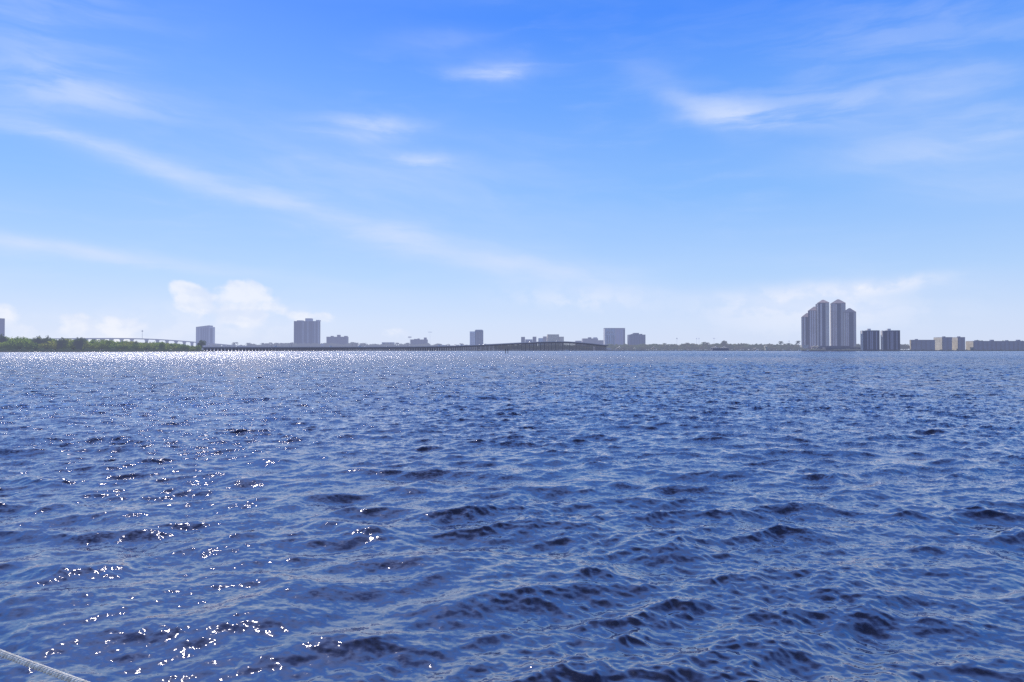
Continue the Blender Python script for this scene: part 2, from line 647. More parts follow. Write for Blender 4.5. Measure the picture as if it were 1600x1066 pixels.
# ------------------------------------------------------------------ trees
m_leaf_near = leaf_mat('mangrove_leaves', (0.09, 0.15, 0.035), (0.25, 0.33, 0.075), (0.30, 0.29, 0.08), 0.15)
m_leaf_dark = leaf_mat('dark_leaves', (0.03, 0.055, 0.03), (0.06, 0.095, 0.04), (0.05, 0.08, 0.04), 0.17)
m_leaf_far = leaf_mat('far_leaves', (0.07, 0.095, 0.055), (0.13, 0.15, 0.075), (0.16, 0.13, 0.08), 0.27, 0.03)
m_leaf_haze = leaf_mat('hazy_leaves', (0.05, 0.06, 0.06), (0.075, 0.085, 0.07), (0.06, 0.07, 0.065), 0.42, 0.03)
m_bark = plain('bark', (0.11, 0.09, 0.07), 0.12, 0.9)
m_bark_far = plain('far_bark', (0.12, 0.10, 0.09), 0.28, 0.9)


def crown_mb(mb, w, h0, h1, leaves, size, seed, mi=0, lobes=9):
    r = np.random.default_rng(seed)
    hh = h1 - h0
    cs = []
    for k in range(lobes):
        a = r.uniform(0, 2 * math.pi)
        d = w * 0.36 * math.sqrt(r.uniform(0.02, 1))
        zz = h0 + hh * r.uniform(0.25, 0.85) * (1 - 0.35 * (d / (w * .5)))
        rad = w * r.uniform(0.15, 0.26)
        cs.append((d * math.cos(a), d * math.sin(a), zz, rad, rad * min(1.0, hh / w * 1.25)))
    cs.append((0, 0, h0 + hh * .72, w * .2, hh * .28))
    per = leaves // len(cs)
    for cx, cy, cz, rx, rz in cs:
        for _ in range(per):
            v = r.normal(size=3)
            v /= np.linalg.norm(v)
            t = r.uniform(0.55, 1.06)
            p = np.array([cx + v[0] * rx * t, cy + v[1] * rx * t, cz + v[2] * rz * t])
            nrm = v + r.normal(size=3) * 0.55
            nrm /= np.linalg.norm(nrm)
            a = np.cross(nrm, r.normal(size=3))
            a /= np.linalg.norm(a)
            b = np.cross(nrm, a)
            s = size * r.uniform(0.6, 1.35)
            i = len(mb.v)
            mb.v += [tuple(p + a * s), tuple(p + b * s * .6), tuple(p - a * s), tuple(p - b * s * .6)]
            mb.f.append((i, i + 1, i + 2, i + 3))
            mb.m.append(mi)
    return cs


def trunk_mb(mb, cs, h0, rad, mi=0):
    mb.tube([(0, 0, -0.6), (rad * .3, 0, h0 * .6), (0, 0, h0 + 1.5)], [rad, rad * .75, rad * .4], 7, mi)
    for cx, cy, cz, rx, rz in cs[:6]:
        mb.tube([(0, 0, h0 * .7), (cx * .5, cy * .5, (h0 + cz) / 2), (cx, cy, cz)], [rad * .45, rad * .28, rad * .1], 5, mi)


# near mangroves: crown + trunk
mangrove_meshes = []
for k in range(6):
    c = MB()
    cs = crown_mb(c, 13 + k, 0.6, 12.5, 1500, 0.62, 40 + k, lobes=12)
    t = MB()
    trunk_mb(t, cs, 3.5, 0.32)
    for q in range(7):   # prop roots
        a = q * 0.9 + k
        t.tube([(0, 0, 1.8), (1.3 * math.cos(a), 1.3 * math.sin(a), 1.1), (2.2 * math.cos(a), 2.2 * math.sin(a), -0.6)], [.1, .08, .06], 5)
    mangrove_meshes.append((c.mesh('mangrove_crown', m_leaf_near), t.mesh('mangrove_trunk', m_bark)))
dark_meshes = []
for k in range(3):
    c = MB()
    cs = crown_mb(c, 11 + k, 1.0, 13.0, 1500, 0.6, 60 + k, lobes=9)
    t = MB()
    trunk_mb(t, cs, 4.0, 0.35)
    dark_meshes.append((c.mesh('dark_crown', m_leaf_dark), t.mesh('dark_trunk', m_bark)))


def near_tree(px, D, ytop, dark, label, group=None, name='mangrove_tree', wsc=1.0, k=None):
    cm, tm = (dark_meshes if dark else mangrove_meshes)[random.randrange(3 if dark else 6) if k is None else k]
    e = empty(name, (PX(px, D), D, 0.35), label, 'tree', group)
    s = (PZ(ytop, D) - 0.35) / 12.6
    e.scale = (s * wsc * random.uniform(.85, 1.1),) * 2 + (s,)
    e.rotation_euler.z = random.uniform(0, 6.28)
    for n_, me in (('crown', cm), ('trunk', tm)):
        o = bpy.data.objects.new(n_, me)
        COL.objects.link(o)
        o.parent = e


def ytop_island(px):
    pts = [(-300, 523), (0, 526.5), (20, 525.5), (50, 526.5), (80, 528), (105, 528.5), (130, 528.5), (145, 531.3), (165, 531),
           (178, 532), (200, 531.8), (230, 533.8), (250, 533.8), (270, 535.3), (290, 537.6), (306, 539.5)]
    for (a, b), (c, d) in zip(pts, pts[1:]):
        if a <= px <= c:
            return b + (d - b) * (px - a) / (c - a)
    return 539.5


G_M = 'mangroves crowding the island at left'
px = -170.0
while px < 309:
    yt = ytop_island(px)
    wpx = 13 if px < 200 else 10
    near_tree(px, 880 + random.uniform(-20, 60), yt + random.uniform(-0.5, 1.5), False, 'green mangrove massed with others on the low island at left', G_M, wsc=1.05)
    px += wpx * random.uniform(.55, .85)
px = -170.0
while px < 308:     # front rows, lower
    yt = ytop_island(px)
    D = 765 + max(0, px) * 0.32 + random.uniform(4, 25)
    near_tree(px, D, yt + (548 - yt) * random.uniform(0.15, 0.5), False, 'green mangrove massed with others on the low island at left', G_M, wsc=1.5)
    px += random.uniform(6, 10)
darks = [(61, 525, 'dark pointed mangrove crown rising above the canopy, left one of a neighbouring pair'),
         (74, 525, 'dark pointed mangrove crown rising above the canopy, right one of a neighbouring pair'),
         (3, 522.5, 'dark mangrove at the left picture edge in front of the cropped tower'),
         (97, 527.2, 'dark mangrove with a broad flat top midway along the tall part of the island'),
         (121, 527.2, 'dark round mangrove just left of where the high bridge deck appears, left one of two'),
         (127, 527, 'dark round mangrove touching the start of the high bridge deck, right one of two'),
         (213, 532.6, 'dark mangrove just left of the mast on the high bridge'),
         (314, 531.2, 'lone round dark tree at the tip of the island below the slanted glass tower')]
for px_, yt, lb in darks:
    near_tree(px_, 800 if px_ < 150 else (850 if px_ < 300 else 925), yt, True, lb, wsc=0.8 if px_ < 300 else 1.0)
near_tree(252, 845, 533, False, 'bushy green mangrove reaching up to the sloping high bridge deck', wsc=1.25, k=1)
near_tree(166, 835, 530.6, False, 'broad yellowish mangrove covering piers left of the bridge mast', wsc=1.25, k=2)

# thicket at the waterline of the island
mb = MB()
r2 = np.random.default_rng(5)
for k in range(22000):
    pxx = r2.uniform(-200, 334)
    D = 745 + max(0, pxx) * (0.275 if pxx < 200 else 0.5) - (45 if pxx > 200 else 0) + r2.uniform(0, 14)
    if pxx > 300:
        D = 895 + (pxx - 300) * 0.6 + r2.uniform(0, 20)
    hmax = 4.6 if pxx < 200 else (3.6 if pxx < 318 else 1.0)
    z = 0.1 + hmax * r2.uniform(0, 1) ** 1.3 * (0.6 + 0.4 * math.sin(pxx * .31) * math.sin(pxx * .13))
    p = np.array([PX(pxx, D), D, z])
    a = r2.normal(size=3); a /= np.linalg.norm(a)
    b = np.cross(a, r2.normal(size=3)); b /= np.linalg.norm(b)
    s = 0.5 * r2.uniform(.6, 1.4)
    i = len(mb.v)
    mb.v += [tuple(p + a * s), tuple(p + b * s * .7), tuple(p - a * s), tuple(p - b * s * .7)]
    mb.f.append((i, i + 1, i + 2, i + 3)); mb.m.append(0)
tag(mb.build('mangrove_undergrowth', m_leaf_dark), 'dark tangled mangrove undergrowth along the waterline of the island', 'undergrowth', kind='stuff')

# far trees: one mesh each
far_meshes, haze_meshes = [], []
for k in range(6):
    c = MB()
    cs = crown_mb(c, 12 + k, 1.5, 11, 420, 1.0, 80 + k, lobes=8)
    t = MB()
    trunk_mb(t, cs, 3.5, .4)
    tm = t.mesh('trunk', m_bark_far)
    far_meshes.append((c.mesh('crown', m_leaf_far), tm))
    haze_meshes.append((c.mesh('crown', m_leaf_haze), tm))


def palm_mesh(name, h, seed, lm):
    r = np.random.default_rng(seed)
    mb = MB()
    tk = MB().tube([(0, 0, -.5), (.3, 0, h * .5), (.5, .1, h)], [.32, .24, .2], 6)
    for k in range(22):
        a = r.uniform(0, 6.28)
        e = r.uniform(-.5, 1.1)
        L = r.uniform(2.6, 3.6)
        prev = None
        for q in range(5):
            t = q / 4
            rad = L * t * math.cos(e * .6)
            z = h + L * (math.sin(e) * t - .75 * t * t)
            wd = .55 * math.sin(math.pi * (.15 + .8 * t)) + .05
            c = (.5 + rad * math.cos(a), .1 + rad * math.sin(a), z)
            l = (c[0] - wd * math.sin(a), c[1] + wd * math.cos(a), z - .25)
            rr_ = (c[0] + wd * math.sin(a), c[1] - wd * math.cos(a), z - .25)
            i = len(mb.v)
            mb.v += [l, c, rr_]
            if prev is not None:
                mb.f += [(prev, prev + 1, i + 1, i), (prev + 1, prev + 2, i + 2, i + 1)]
                mb.m += [0, 0]
            prev = i
    return (mb.mesh('fronds', lm), tk.mesh('trunk', m_bark_far))


palm_far = [palm_mesh('far_palm', 10, s, m_leaf_far) for s in (1, 2)]
palm_haze = [palm_mesh('hazy_palm', 10, s, m_leaf_haze) for s in (3, 4)]


def far_obj(name, me, px, D, ytop, nat_h, label, cat, group=None, wsc=1.0, zbase=0.8):
    o = bpy.data.objects.new(name, None)
    for pm in me:
        c = bpy.data.objects.new(pm.name.split('.')[0], pm)
        COL.objects.link(c)
        c.parent = o
    o.location = (PX(px, D), D, zbase)
    s = max(0.2, (PZ(ytop, D) - zbase) / nat_h)
    o.scale = (s * wsc, s * wsc, s)
    o.rotation_euler.z = random.uniform(0, 6.28)
    COL.objects.link(o)
    return tag(o, label, cat, group)


def ytop_far(px):
    pts = [(325, 538), (345, 537.8), (360, 539), (380, 538), (400, 537), (425, 537), (450, 536), (545, 536), (560, 537), (575, 538), (590, 538), (600, 536),
           (620, 537), (640, 537), (680, 537), (700, 538), (720, 539), (745, 538), (760, 538), (775, 538), (800, 539), (880, 539), (940, 538),
           (960, 538), (985, 538), (1010, 537), (1020, 538), (1060, 538), (1100, 537), (1130, 537), (1160, 537), (1190, 538), (1240, 538), (1262, 541), (1300, 544)]
    for (a, b), (c, d) in zip(pts, pts[1:]):
        if a <= px <= c:
            return b + (d - b) * (px - a) / (c - a)
    return 540


G_L = 'hazy trees on the far bank behind the trestle bridge'
px = 322.0
while px < 770:
    D = shoreD(px) + random.uniform(15, 120)
    far_obj('shade_tree', random.choice(haze_meshes), px, D, ytop_far(px) + random.uniform(-.6, 2.2), 11, 'small hazy tree in the far treeline behind the long trestle bridge', 'tree', G_L, 1.15)
    px += random.uniform(3.0, 5.4)
G_R = 'trees along the far waterfront park'
for row, (dy, st, ww) in enumerate(((0, 3.6, 1.25), (3.2, 4.2, 1.3))):
    px = 775.0 if row == 0 else 905.0
    while px < 1262:
        D = shoreD(px) + (60 if row == 0 else 18) + random.uniform(0, 30)
        far_obj('shade_tree', random.choice(far_meshes), px, D, ytop_far(px) + dy + random.uniform(-.9, 1.5), 11, 'brownish green tree in the unbroken waterfront treeline between bridge and towers', 'tree', G_R, ww)
        px += random.uniform(.7, 1.3) * st
for px, yt in [(368, 534), (389, 534.8), (391, 536), (410, 535), (418, 535.5), (424, 534.5), (432, 535), (440, 535.2), (452, 535), (456, 534.6), (366, 537)]:
    far_obj('palm_tree', random.choice(palm_haze), px, shoreD(px) + 10, yt, 11.5, 'tiny palm silhouette on the far bank between the glass tower and the wide tower', 'palm tree', 'palms left of the wide grey tower', 1.4)
for px, yt in [(550, 533.8), (556, 534.6), (564, 535.5), (570, 535), (620, 534.5), (637.5, 535), (721, 536)]:
    far_obj('palm_tree', random.choice(palm_haze), px, shoreD(px) + 10, yt, 11.5, 'tiny palm silhouette on the far bank right of the wide grey tower', 'palm tree', 'palms right of the wide grey tower', 1.4)
far_obj('shade_tree', far_meshes[1], 1131, 1610, 532.5, 11, 'taller uneven tree rising above the treeline over the double white tent', 'tree', None, .8)
far_obj('palm_tree', palm_far[0], 1221, 1560, 532, 11.5, 'slim palm standing above the treeline left of the tall towers', 'palm tree', None, 1.0)
far_obj('palm_tree', palm_far[1], 1247.5, 1530, 531.5, 11.5, 'dark slim palm just left of the tallest tower cluster', 'palm tree', None, 1.0)
for px, yt in [(1073, 534.6), (1038, 535.5), (1100, 533.5), (1106, 534.5), (1232, 535.5)]:
    far_obj('palm_tree', random.choice(palm_far), px, shoreD(px) + 20, yt, 11.5, 'short palm poking out of the waterfront treeline', 'palm tree', 'palms in the waterfront treeline', 1.2)
for px, yt in ((1524, 532.2), (1530, 531.4), (1534, 532.3), (1551, 532.5), (1568, 532.2), (1574, 532.8), (1589, 532.0), (1597, 532.6)):
    far_obj('shade_tree', random.choice(far_meshes), px, 1475, yt, 11, 'tree crown showing just above the roof of the long low block at the right edge', 'tree', 'trees behind the long low block', .9)
for px in (1407.5, 1411, 1414.5, 1418.5):
    far_obj('shade_tree', random.choice(far_meshes), px, 1445, 537.6 + random.uniform(-.4, 1), 11, 'green tree in the gap between the twin dark towers and the low dark block', 'tree', 'trees in the gap right of the twin towers', 1.0)
for px in (1340, 1342.5):
    far_obj('shade_tree', random.choice(far_meshes), px, 1500, 537 + random.uniform(-.4, 1), 11, 'green tree in the gap between the tall cluster and the twin dark towers', 'tree', 'trees in the gap left of the twin towers', .8)
for px in np.arange(1255, 1345, 4.0):
    far_obj('garden_hedge', random.choice(far_meshes), px, shoreD(px) + 8, 545.2 + random.uniform(-.6, .6), 11, 'low clipped bush at the foot of the tall tower cluster', 'bush', 'bushes at the foot of the tall tower cluster', 2.2)
# dark-coloured greenery standing in for the seawall and shadowed tree bases
mb = MB()
for k in range(9000):
    pxx = r2.uniform(890, 1620)
    D = shoreD(pxx) + r2.uniform(-1, 6)
    z = 0.2 + 2.8 * r2.uniform(0, 1) * (0.55 + 0.45 * math.sin(pxx * .7) * math.sin(pxx * .23))
    p = np.array([PX(pxx, D), D, z])
    a = r2.normal(size=3); a /= np.linalg.norm(a)
    b = np.cross(a, r2.normal(size=3)); b /= np.linalg.norm(b)
    s = 0.8 * r2.uniform(.6, 1.4)
    i = len(mb.v)
    mb.v += [tuple(p + a * s), tuple(p + b * s * .7), tuple(p - a * s), tuple(p - b * s * .7)]
    mb.f.append((i, i + 1, i + 2, i + 3)); mb.m.append(0)
m_shade_scrub = leaf_mat('bank_shade_scrub', (0.03, 0.045, 0.045), (0.05, 0.065, 0.06), (0.04, 0.05, 0.05), 0.2)
tag(mb.build('bank_shade_scrub', m_shade_scrub), 'dark scrub band standing in for seawall and tree-base shadow along the far waterfront', 'scrub', kind='stuff')
# far woods behind everything
mb = MB()
for k in range(16000):
    pxx = r2.uniform(300, 960) if k % 2 else r2.uniform(-100, 1300)
    D = 3300 + r2.uniform(0, 60)
    if pxx > 800:
        D = 2600 + r2.uniform(0, 60)
    top = (546.5 - 540.0) / F * D * (0.8 + 0.2 * math.sin(pxx * .37) * math.sin(pxx * .11))
    z = top * r2.uniform(0, 1)
    p = np.array([PX(pxx, D), D, z])
    a = r2.normal(size=3); a /= np.linalg.norm(a)
    b = np.cross(a, r2.normal(size=3)); b /= np.linalg.norm(b)
    s = 3.6 * r2.uniform(.6, 1.4)
    i = len(mb.v)
    mb.v += [tuple(p + a * s), tuple(p + b * s * .7), tuple(p - a * s), tuple(p - b * s * .7)]
    mb.f.append((i, i + 1, i + 2, i + 3)); mb.m.append(0)
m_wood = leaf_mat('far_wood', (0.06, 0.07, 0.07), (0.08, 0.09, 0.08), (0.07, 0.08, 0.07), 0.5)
tag(mb.build('distant_wood', m_wood), 'pale hazy wood far behind the opposite bank', 'wood', kind='stuff')

# ------------------------------------------------------------------ buildings
ZB = 0.85


def xr(pl, pr, D, dep):
    """world x extent so the whole silhouette (front + visible flank) spans pl..pr"""
    x0 = PX(pl, D + dep) if pl > 800 else PX(pl, D)
    x1 = PX(pr, D) if pr > 800 else PX(pr, D + dep)
    return x0, x1


def building(name, label, pl, pr, yt, D, dep, mat, strips=(), sm=None, sw=None, sname='window_strip', group=None, floors=0, slabm=None):
    x0, x1 = xr(pl, pr, D, dep)
    z1 = PZ(yt, D)
    cx = (x0 + x1) / 2
    e = empty(name, (cx, D + dep / 2, ZB), label, 'building', group)
    h = z1 - ZB
    MB().box(x0 - cx, x1 - cx, -dep / 2, dep / 2, -0.3, h).build('wall', mat, e)
    w = x1 - x0
    for a, b in strips:
        MB().box(x0 - cx + w * a, x0 - cx + w * b, -dep / 2 - 0.35, -dep / 2 + .3, 1.5, h - 1.6).build(sname, sm, e)
    e['_w'] = w
    del e['_w']
    return e, x0 - cx, x1 - cx, h, D


def addbox(e, nm, pl, pr, yt, yb, D, y0, y1, mat):
    """a box part given by silhouette at front depth D (local y0..y1)"""
    cx = e.location.x
    return MB().box(PX(pl, D) - cx, PX(pr, D) - cx, y0, y1, PZ(yb, D) - ZB, PZ(yt, D) - ZB).build(nm, mat, e)


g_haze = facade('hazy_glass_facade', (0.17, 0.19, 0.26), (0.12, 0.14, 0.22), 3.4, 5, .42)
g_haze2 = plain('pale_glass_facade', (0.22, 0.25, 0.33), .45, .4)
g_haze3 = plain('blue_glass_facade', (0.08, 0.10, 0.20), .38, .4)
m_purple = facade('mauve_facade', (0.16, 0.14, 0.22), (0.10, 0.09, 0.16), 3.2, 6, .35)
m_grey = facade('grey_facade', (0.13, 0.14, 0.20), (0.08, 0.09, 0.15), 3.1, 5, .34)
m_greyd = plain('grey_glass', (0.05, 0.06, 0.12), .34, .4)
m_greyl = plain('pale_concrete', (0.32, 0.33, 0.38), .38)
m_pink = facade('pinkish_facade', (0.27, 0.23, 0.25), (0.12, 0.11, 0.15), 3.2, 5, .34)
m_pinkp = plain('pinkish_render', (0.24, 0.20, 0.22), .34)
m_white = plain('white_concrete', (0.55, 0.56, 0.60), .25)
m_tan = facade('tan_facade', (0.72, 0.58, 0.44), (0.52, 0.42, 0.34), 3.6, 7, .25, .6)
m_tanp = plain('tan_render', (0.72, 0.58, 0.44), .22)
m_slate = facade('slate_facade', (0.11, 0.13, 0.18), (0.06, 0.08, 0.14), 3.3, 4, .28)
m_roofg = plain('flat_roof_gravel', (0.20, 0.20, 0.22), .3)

# cropped tower at left edge
e, *_ = building('tower_block', 'mauve tower cut by the left picture edge above the mangroves', -32, 7.2, 497.2, 2300, 30, m_purple,
                 [(.1, .2), (.3, .4), (.5, .6), (.7, .8)], m_greyd)
# slanted glass tower
D = 2750
e = empty('glass_tower', (PX(321, D), D + 20, ZB), 'pale blue glass tower with slanted roof behind the tip of the mangrove island', 'building')
cx, cy = e.location.x, e.location.y
pL, pM, pR = PX(306, D) - cx, PX(327.5, D) - cx, PX(335.8, D + 30) - cx
zt = lambda y: PZ(y, D) - ZB
MB().prism([(pL, -20), (pM, -28), (pM, 10), (pL, 10)], 0, 0, top=[zt(511), zt(508.6), zt(508.6), zt(511)]).build('wall', g_haze, e)
MB().prism([(pM + .2, -25), (pR, -12), (pR, 10), (pM + .2, 10)], 0, zt(511)).build('side_wing', g_haze2, e)
for a in (.08, .24, .4, .56, .72, .86):
    xx = pL + (pM - pL) * a
    yy = -20 - 8 * a
    MB().prism([(xx, yy - .5), (xx + 3.4, yy - 1.0), (xx + 3.4, yy + 1), (xx, yy + 1)], 2, zt(512) - 2).build('window_strip', g_haze3 if a > .35 else g_haze2, e)
for a in (.3, .65):
    xx = pM + (pR - pM) * a
    MB().prism([(xx, -25 + 13 * a - .7), (xx + 3, -25 + 13 * (a + .14) - .7), (xx + 3, -10), (xx, -10)], 2, zt(512) - 2).build('window_strip', g_haze3, e)
MB().prism([(pL - .3, -20.5), (pM + .1, -28.5), (pM + .1, 10.2), (pL - .3, 10.2)], 0, 0, top=[0] * 4).v  # (no mesh)

# wide grey tower
e, a0, a1, h, D = building('tower_block', 'wide grey tower with ribbed front and small penthouse, behind the trestle bridge', 459, 500.5, 501.8, 2700, 45, m_grey,
                           [(.03, .10), (.13, .20), (.23, .30), (.36, .42), (.46, .53), (.60, .67), (.72, .78), (.90, .96)], m_greyd)
addbox(e, 'penthouse', 475.5, 485, 497.3, 501.8, D, -12, 12, m_greyl)
addbox(e, 'penthouse', 463, 471, 500.5, 501.8, D, -18, 10, m_greyl)
addbox(e, 'penthouse', 493, 497.5, 500, 501.8, D, -18, 10, m_greyl)
for p in (472.8, 480.6, 491.5, 497):
    addbox(e, 'pilaster', p, p + 1.1, 501.9, 543, D - 1, -24.2, -22, m_greyl)
# pinkish mid-rise
e, a0, a1, h, D = building('apartment_block', 'low pinkish apartment block with stair head on its roof, right of the wide grey tower', 510, 544.5, 526.3, 2650, 30, m_pink,
                           [(.06, .12), (.2, .26), (.34, .40), (.48, .54), (.62, .68), (.76, .82), (.9, .95)], m_pinkp)
addbox(e, 'stair_head', 526, 529.8, 523.3, 526.2, D, -10, 10, m_pinkp)
addbox(e, 'stair_head', 516, 519, 525, 526.2, D, -10, 10, m_pinkp)
addbox(e, 'stair_head', 537, 541, 525, 526.2, D, -10, 10, m_pinkp)
e, *_ = building('low_building', 'small hazy flat roofed building left of the two low pinkish blocks', 596.5, 616.5, 535, 2620, 25, m_greyl, [(.1, .3), (.4, .6), (.7, .9)], m_grey)
e, *_ = building('low_building', 'small pale building beside the right flank of the wide grey tower', 501.5, 509.2, 537.3, 2640, 25, m_greyl)
e, a0, a1, h, D = building('apartment_block', 'hazy pinkish block with three stubby roof heads below a small floodlight rack', 641, 668.5, 530.6, 2560, 30, m_pink,
                           [(.08, .16), (.26, .34), (.44, .52), (.62, .70), (.8, .88)], m_pinkp)
addbox(e, 'stair_head', 662, 665.5, 527.5, 530.5, D, -10, 10, m_pinkp)
addbox(e, 'stair_head', 652, 654.5, 529, 530.5, D, -10, 10, m_pinkp)
addbox(e, 'stair_head', 646.5, 651, 529.7, 530.5, D, -10, 10, m_pinkp)

# tower with pale left wing
D = 2300
e = empty('office_tower', (PX(744, D), D + 15, ZB), 'grey and white tower with taller darker right half, rising behind the trestle bridge', 'building')
addbox(e, 'wall', 734, 741.8, 518, 545.8, D, -14, 15, plain('pale_wing', (0.62, 0.62, 0.66), .33))
addbox(e, 'wall', 741.9, 754.6, 516.3, 545.8, D, -15, 14, facade('office_facade', (0.30, 0.32, 0.36), (.10, .12, .18), 3.4, 4.5, .26, .45, .3))
addbox(e, 'parapet', 743, 753.5, 515.2, 516.4, D, -13, 12, m_greyl)
for p in (744.2, 747.6, 751):
    addbox(e, 'window_strip', p, p + 1.8, 519, 542, D, -15.5, -14.8, m_greyd)
addbox(e, 'window_strip', 735.5, 736.6, 520, 542, D, -14.6, -13.8, m_grey)
addbox(e, 'window_strip', 738.5, 739.6, 520, 542, D, -14.6, -13.8, m_grey)

# buildings above the bridge hump
m_dk = facade('dark_grey_facade', (0.15, 0.16, 0.22), (.09, .10, .15), 3.2, 4, .3)
e, *_ = building('stair_tower', 'left of two square dark grey blocks above the bridge hump', 814.2, 820.3, 526.6, 2250, 18, m_dk, [(.2, .4), (.6, .8)], m_greyd)
e, *_ = building('stair_tower', 'right of two square dark grey blocks above the bridge hump', 832.2, 838.1, 526.3, 2250, 18, m_dk, [(.2, .4), (.6, .8)], m_greyd)
e, *_ = building('low_building', 'low pale link building between the two square dark grey blocks', 820.6, 832, 530.4, 2260, 16, m_white, [(.1, .3), (.4, .6), (.75, .9)], m_grey)
e, a0, a1, h, D = building('civic_building', 'tan stepped building highest in its middle, above the top of the bridge hump', 854.5, 873.5, 522.6, 2200, 40, m_tan, [(.1, .9)], m_tanp, sname='wall_panel')
addbox(e, 'side_wing', 849, 854.4, 525.8, 545.5, D, -14, 16, m_pinkp)
addbox(e, 'side_wing', 841.5, 848.9, 528.4, 545.5, D, -12, 16, m_white)
addbox(e, 'side_wing', 873.6, 881.2, 526.2, 545.5, D, -16, 16, m_tan)
# stepped pinkish
e, a0, a1, h, D = building('stepped_building', 'long low pinkish stepped building where the bridge comes down', 909, 934.5, 529, 2050, 35, m_pink, [(.1, .2), (.35, .45), (.6, .7), (.82, .92)], m_pinkp)
addbox(e, 'side_wing', 900, 908.9, 532.5, 545.5, D, -14, 15, m_pinkp)
addbox(e, 'roof_block', 920, 924.5, 527.2, 529, D, -10, 10, m_slate)
addbox(e, 'roof_block', 928, 933.8, 527.2, 529, D, -10, 10, m_greyl)
addbox(e, 'side_wing', 934.6, 945.5, 531.7, 545.5, D, -12, 15, m_pink)
# hotel tower
D = 1850
e = empty('hotel_tower', (PX(961, D), D + 15, ZB), 'box shaped tower, pale gridded left half and blue glass right half, behind the waterfront tent', 'building')
addbox(e, 'wall', 945.2, 961, 513.2, 544, D, -15, 15, facade('gridded_facade', (0.60, 0.57, 0.58), (.36, .35, .40), 3.6, 4.4, .24, .4, .5))
addbox(e, 'wall', 961.1, 976.8, 513.4, 544, D, -14, 15, g_haze3)
addbox(e, 'parapet', 945, 977, 512.7, 513.2, D, -15.3, 15.3, m_slate)
for p in (948.5, 952, 955.7):
    addbox(e, 'window_strip', p, p + 1.3, 518, 521, D, -15.4, -14.8, m_greyd)
for p in (948.5, 952, 955.7, 958.4):
    addbox(e, 'window_strip', p, p + .9, 524, 541, D, -15.4, -14.8, m_slate)
for p in (963.5, 967, 970.4):
    addbox(e, 'window_strip', p, p + 1.6, 516, 541, D, -14.4, -13.8, facade('pale_blue_glass', (.16, .2, .36), (.1, .12, .25), 3.6, 4, .35))  # strips in a paler blue than the wall behind
addbox(e, 'corner_strip', 974.5, 976.6, 515, 541, D, -14.4, -13.8, m_slate)
# dark bluish block
e, a0, a1, h, D = building('office_block', 'dark bluish block with stepped roof plant, right of the box shaped tower', 980.3, 1008.6, 523, 1800, 30, m_slate,
                           [(.05, .12), (.18, .28), (.34, .44), (.5, .6), (.66, .76), (.84, .94)], plain('slate_glass', (.05, .08, .16), .3, .4))
addbox(e, 'roof_plant', 991, 999, 520.3, 523, D, -10, 10, m_slate)
addbox(e, 'roof_plant', 1001, 1004.5, 521.8, 523, D, -8, 8, m_slate)
addbox(e, 'roof_plant', 987.5, 991, 522, 523, D, -8, 8, m_slate)

# ---- the tall cluster
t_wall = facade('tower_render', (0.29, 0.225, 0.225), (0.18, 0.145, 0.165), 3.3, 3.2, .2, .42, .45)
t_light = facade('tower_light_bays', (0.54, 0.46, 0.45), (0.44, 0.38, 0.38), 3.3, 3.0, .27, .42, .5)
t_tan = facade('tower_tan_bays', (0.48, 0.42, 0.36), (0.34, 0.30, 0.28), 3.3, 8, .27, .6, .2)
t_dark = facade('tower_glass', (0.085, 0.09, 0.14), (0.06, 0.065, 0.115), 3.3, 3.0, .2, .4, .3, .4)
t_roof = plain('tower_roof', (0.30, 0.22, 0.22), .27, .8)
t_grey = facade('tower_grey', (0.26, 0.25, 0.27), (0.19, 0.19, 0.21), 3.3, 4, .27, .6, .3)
D = 1530


def LX(px, e, yl=0.0):
    """local x, on the plane y=yl of a building turned by its own heading, of a bearing"""
    th = e.rotation_euler.z
    c, s_ = math.cos(th), math.sin(th)
    k = (px - 800) / F
    ox, oy = e.location.x, e.location.y
    return (k * (oy + yl * c) - ox + yl * s_) / (c - k * s_)


def facing(name, px, D, delta, label):
    e = empty(name, (PX(px, D), D, ZB), label, 'building')
    e.rotation_euler.z = -(math.atan((px - 800) / F) - R(delta))
    return e


def wing(e, pl, pr, ye, ya, D, y0, y1, mat, bays, apex=None, roofm=None, flank=None):
    x0, x1 = LX(pl, e, y1), LX(pr, e, y0)
    zt = PZ(ye, D) - ZB
    MB().box(x0, x1, y0, y1, 0, zt).build('wall', mat, e)
    ax = LX(apex, e, (y0 + y1) / 2) if apex else (x0 + x1) / 2
    rb = MB()
    i = 0
    ym = (y0 + y1) / 2
    ovr = .6
    rb.v = [(x0 - ovr, y0 - ovr, zt + .05), (x1 + ovr, y0 - ovr, zt + .05), (x1 + ovr, y1 + ovr, zt + .05), (x0 - ovr, y1 + ovr, zt + .05),
            (ax - 1.6, ym, PZ(ya, D) - ZB), (ax + 1.6, ym, PZ(ya, D) - ZB)]
    rb.f = [(0, 1, 5, 4), (1, 2, 5), (2, 3, 4, 5), (3, 0, 4), (0, 3, 2, 1)]
    rb.m = [0] * 5
    rb.build('roof', roofm or t_roof, e)
    if flank:
        MB().box(x0 - .5, x0 + .2, y0 + .3, y1 - .3, 2, zt - 1).build('end_wall', flank, e)
    for b0, b1, m_, prj in bays:
        MB().box(LX(b0, e, y0), LX(b1, e, y0), y0 - prj, y0 + .2, 3, zt - (1.2 if prj < 1.5 else 2.4)).build('bay', m_, e)


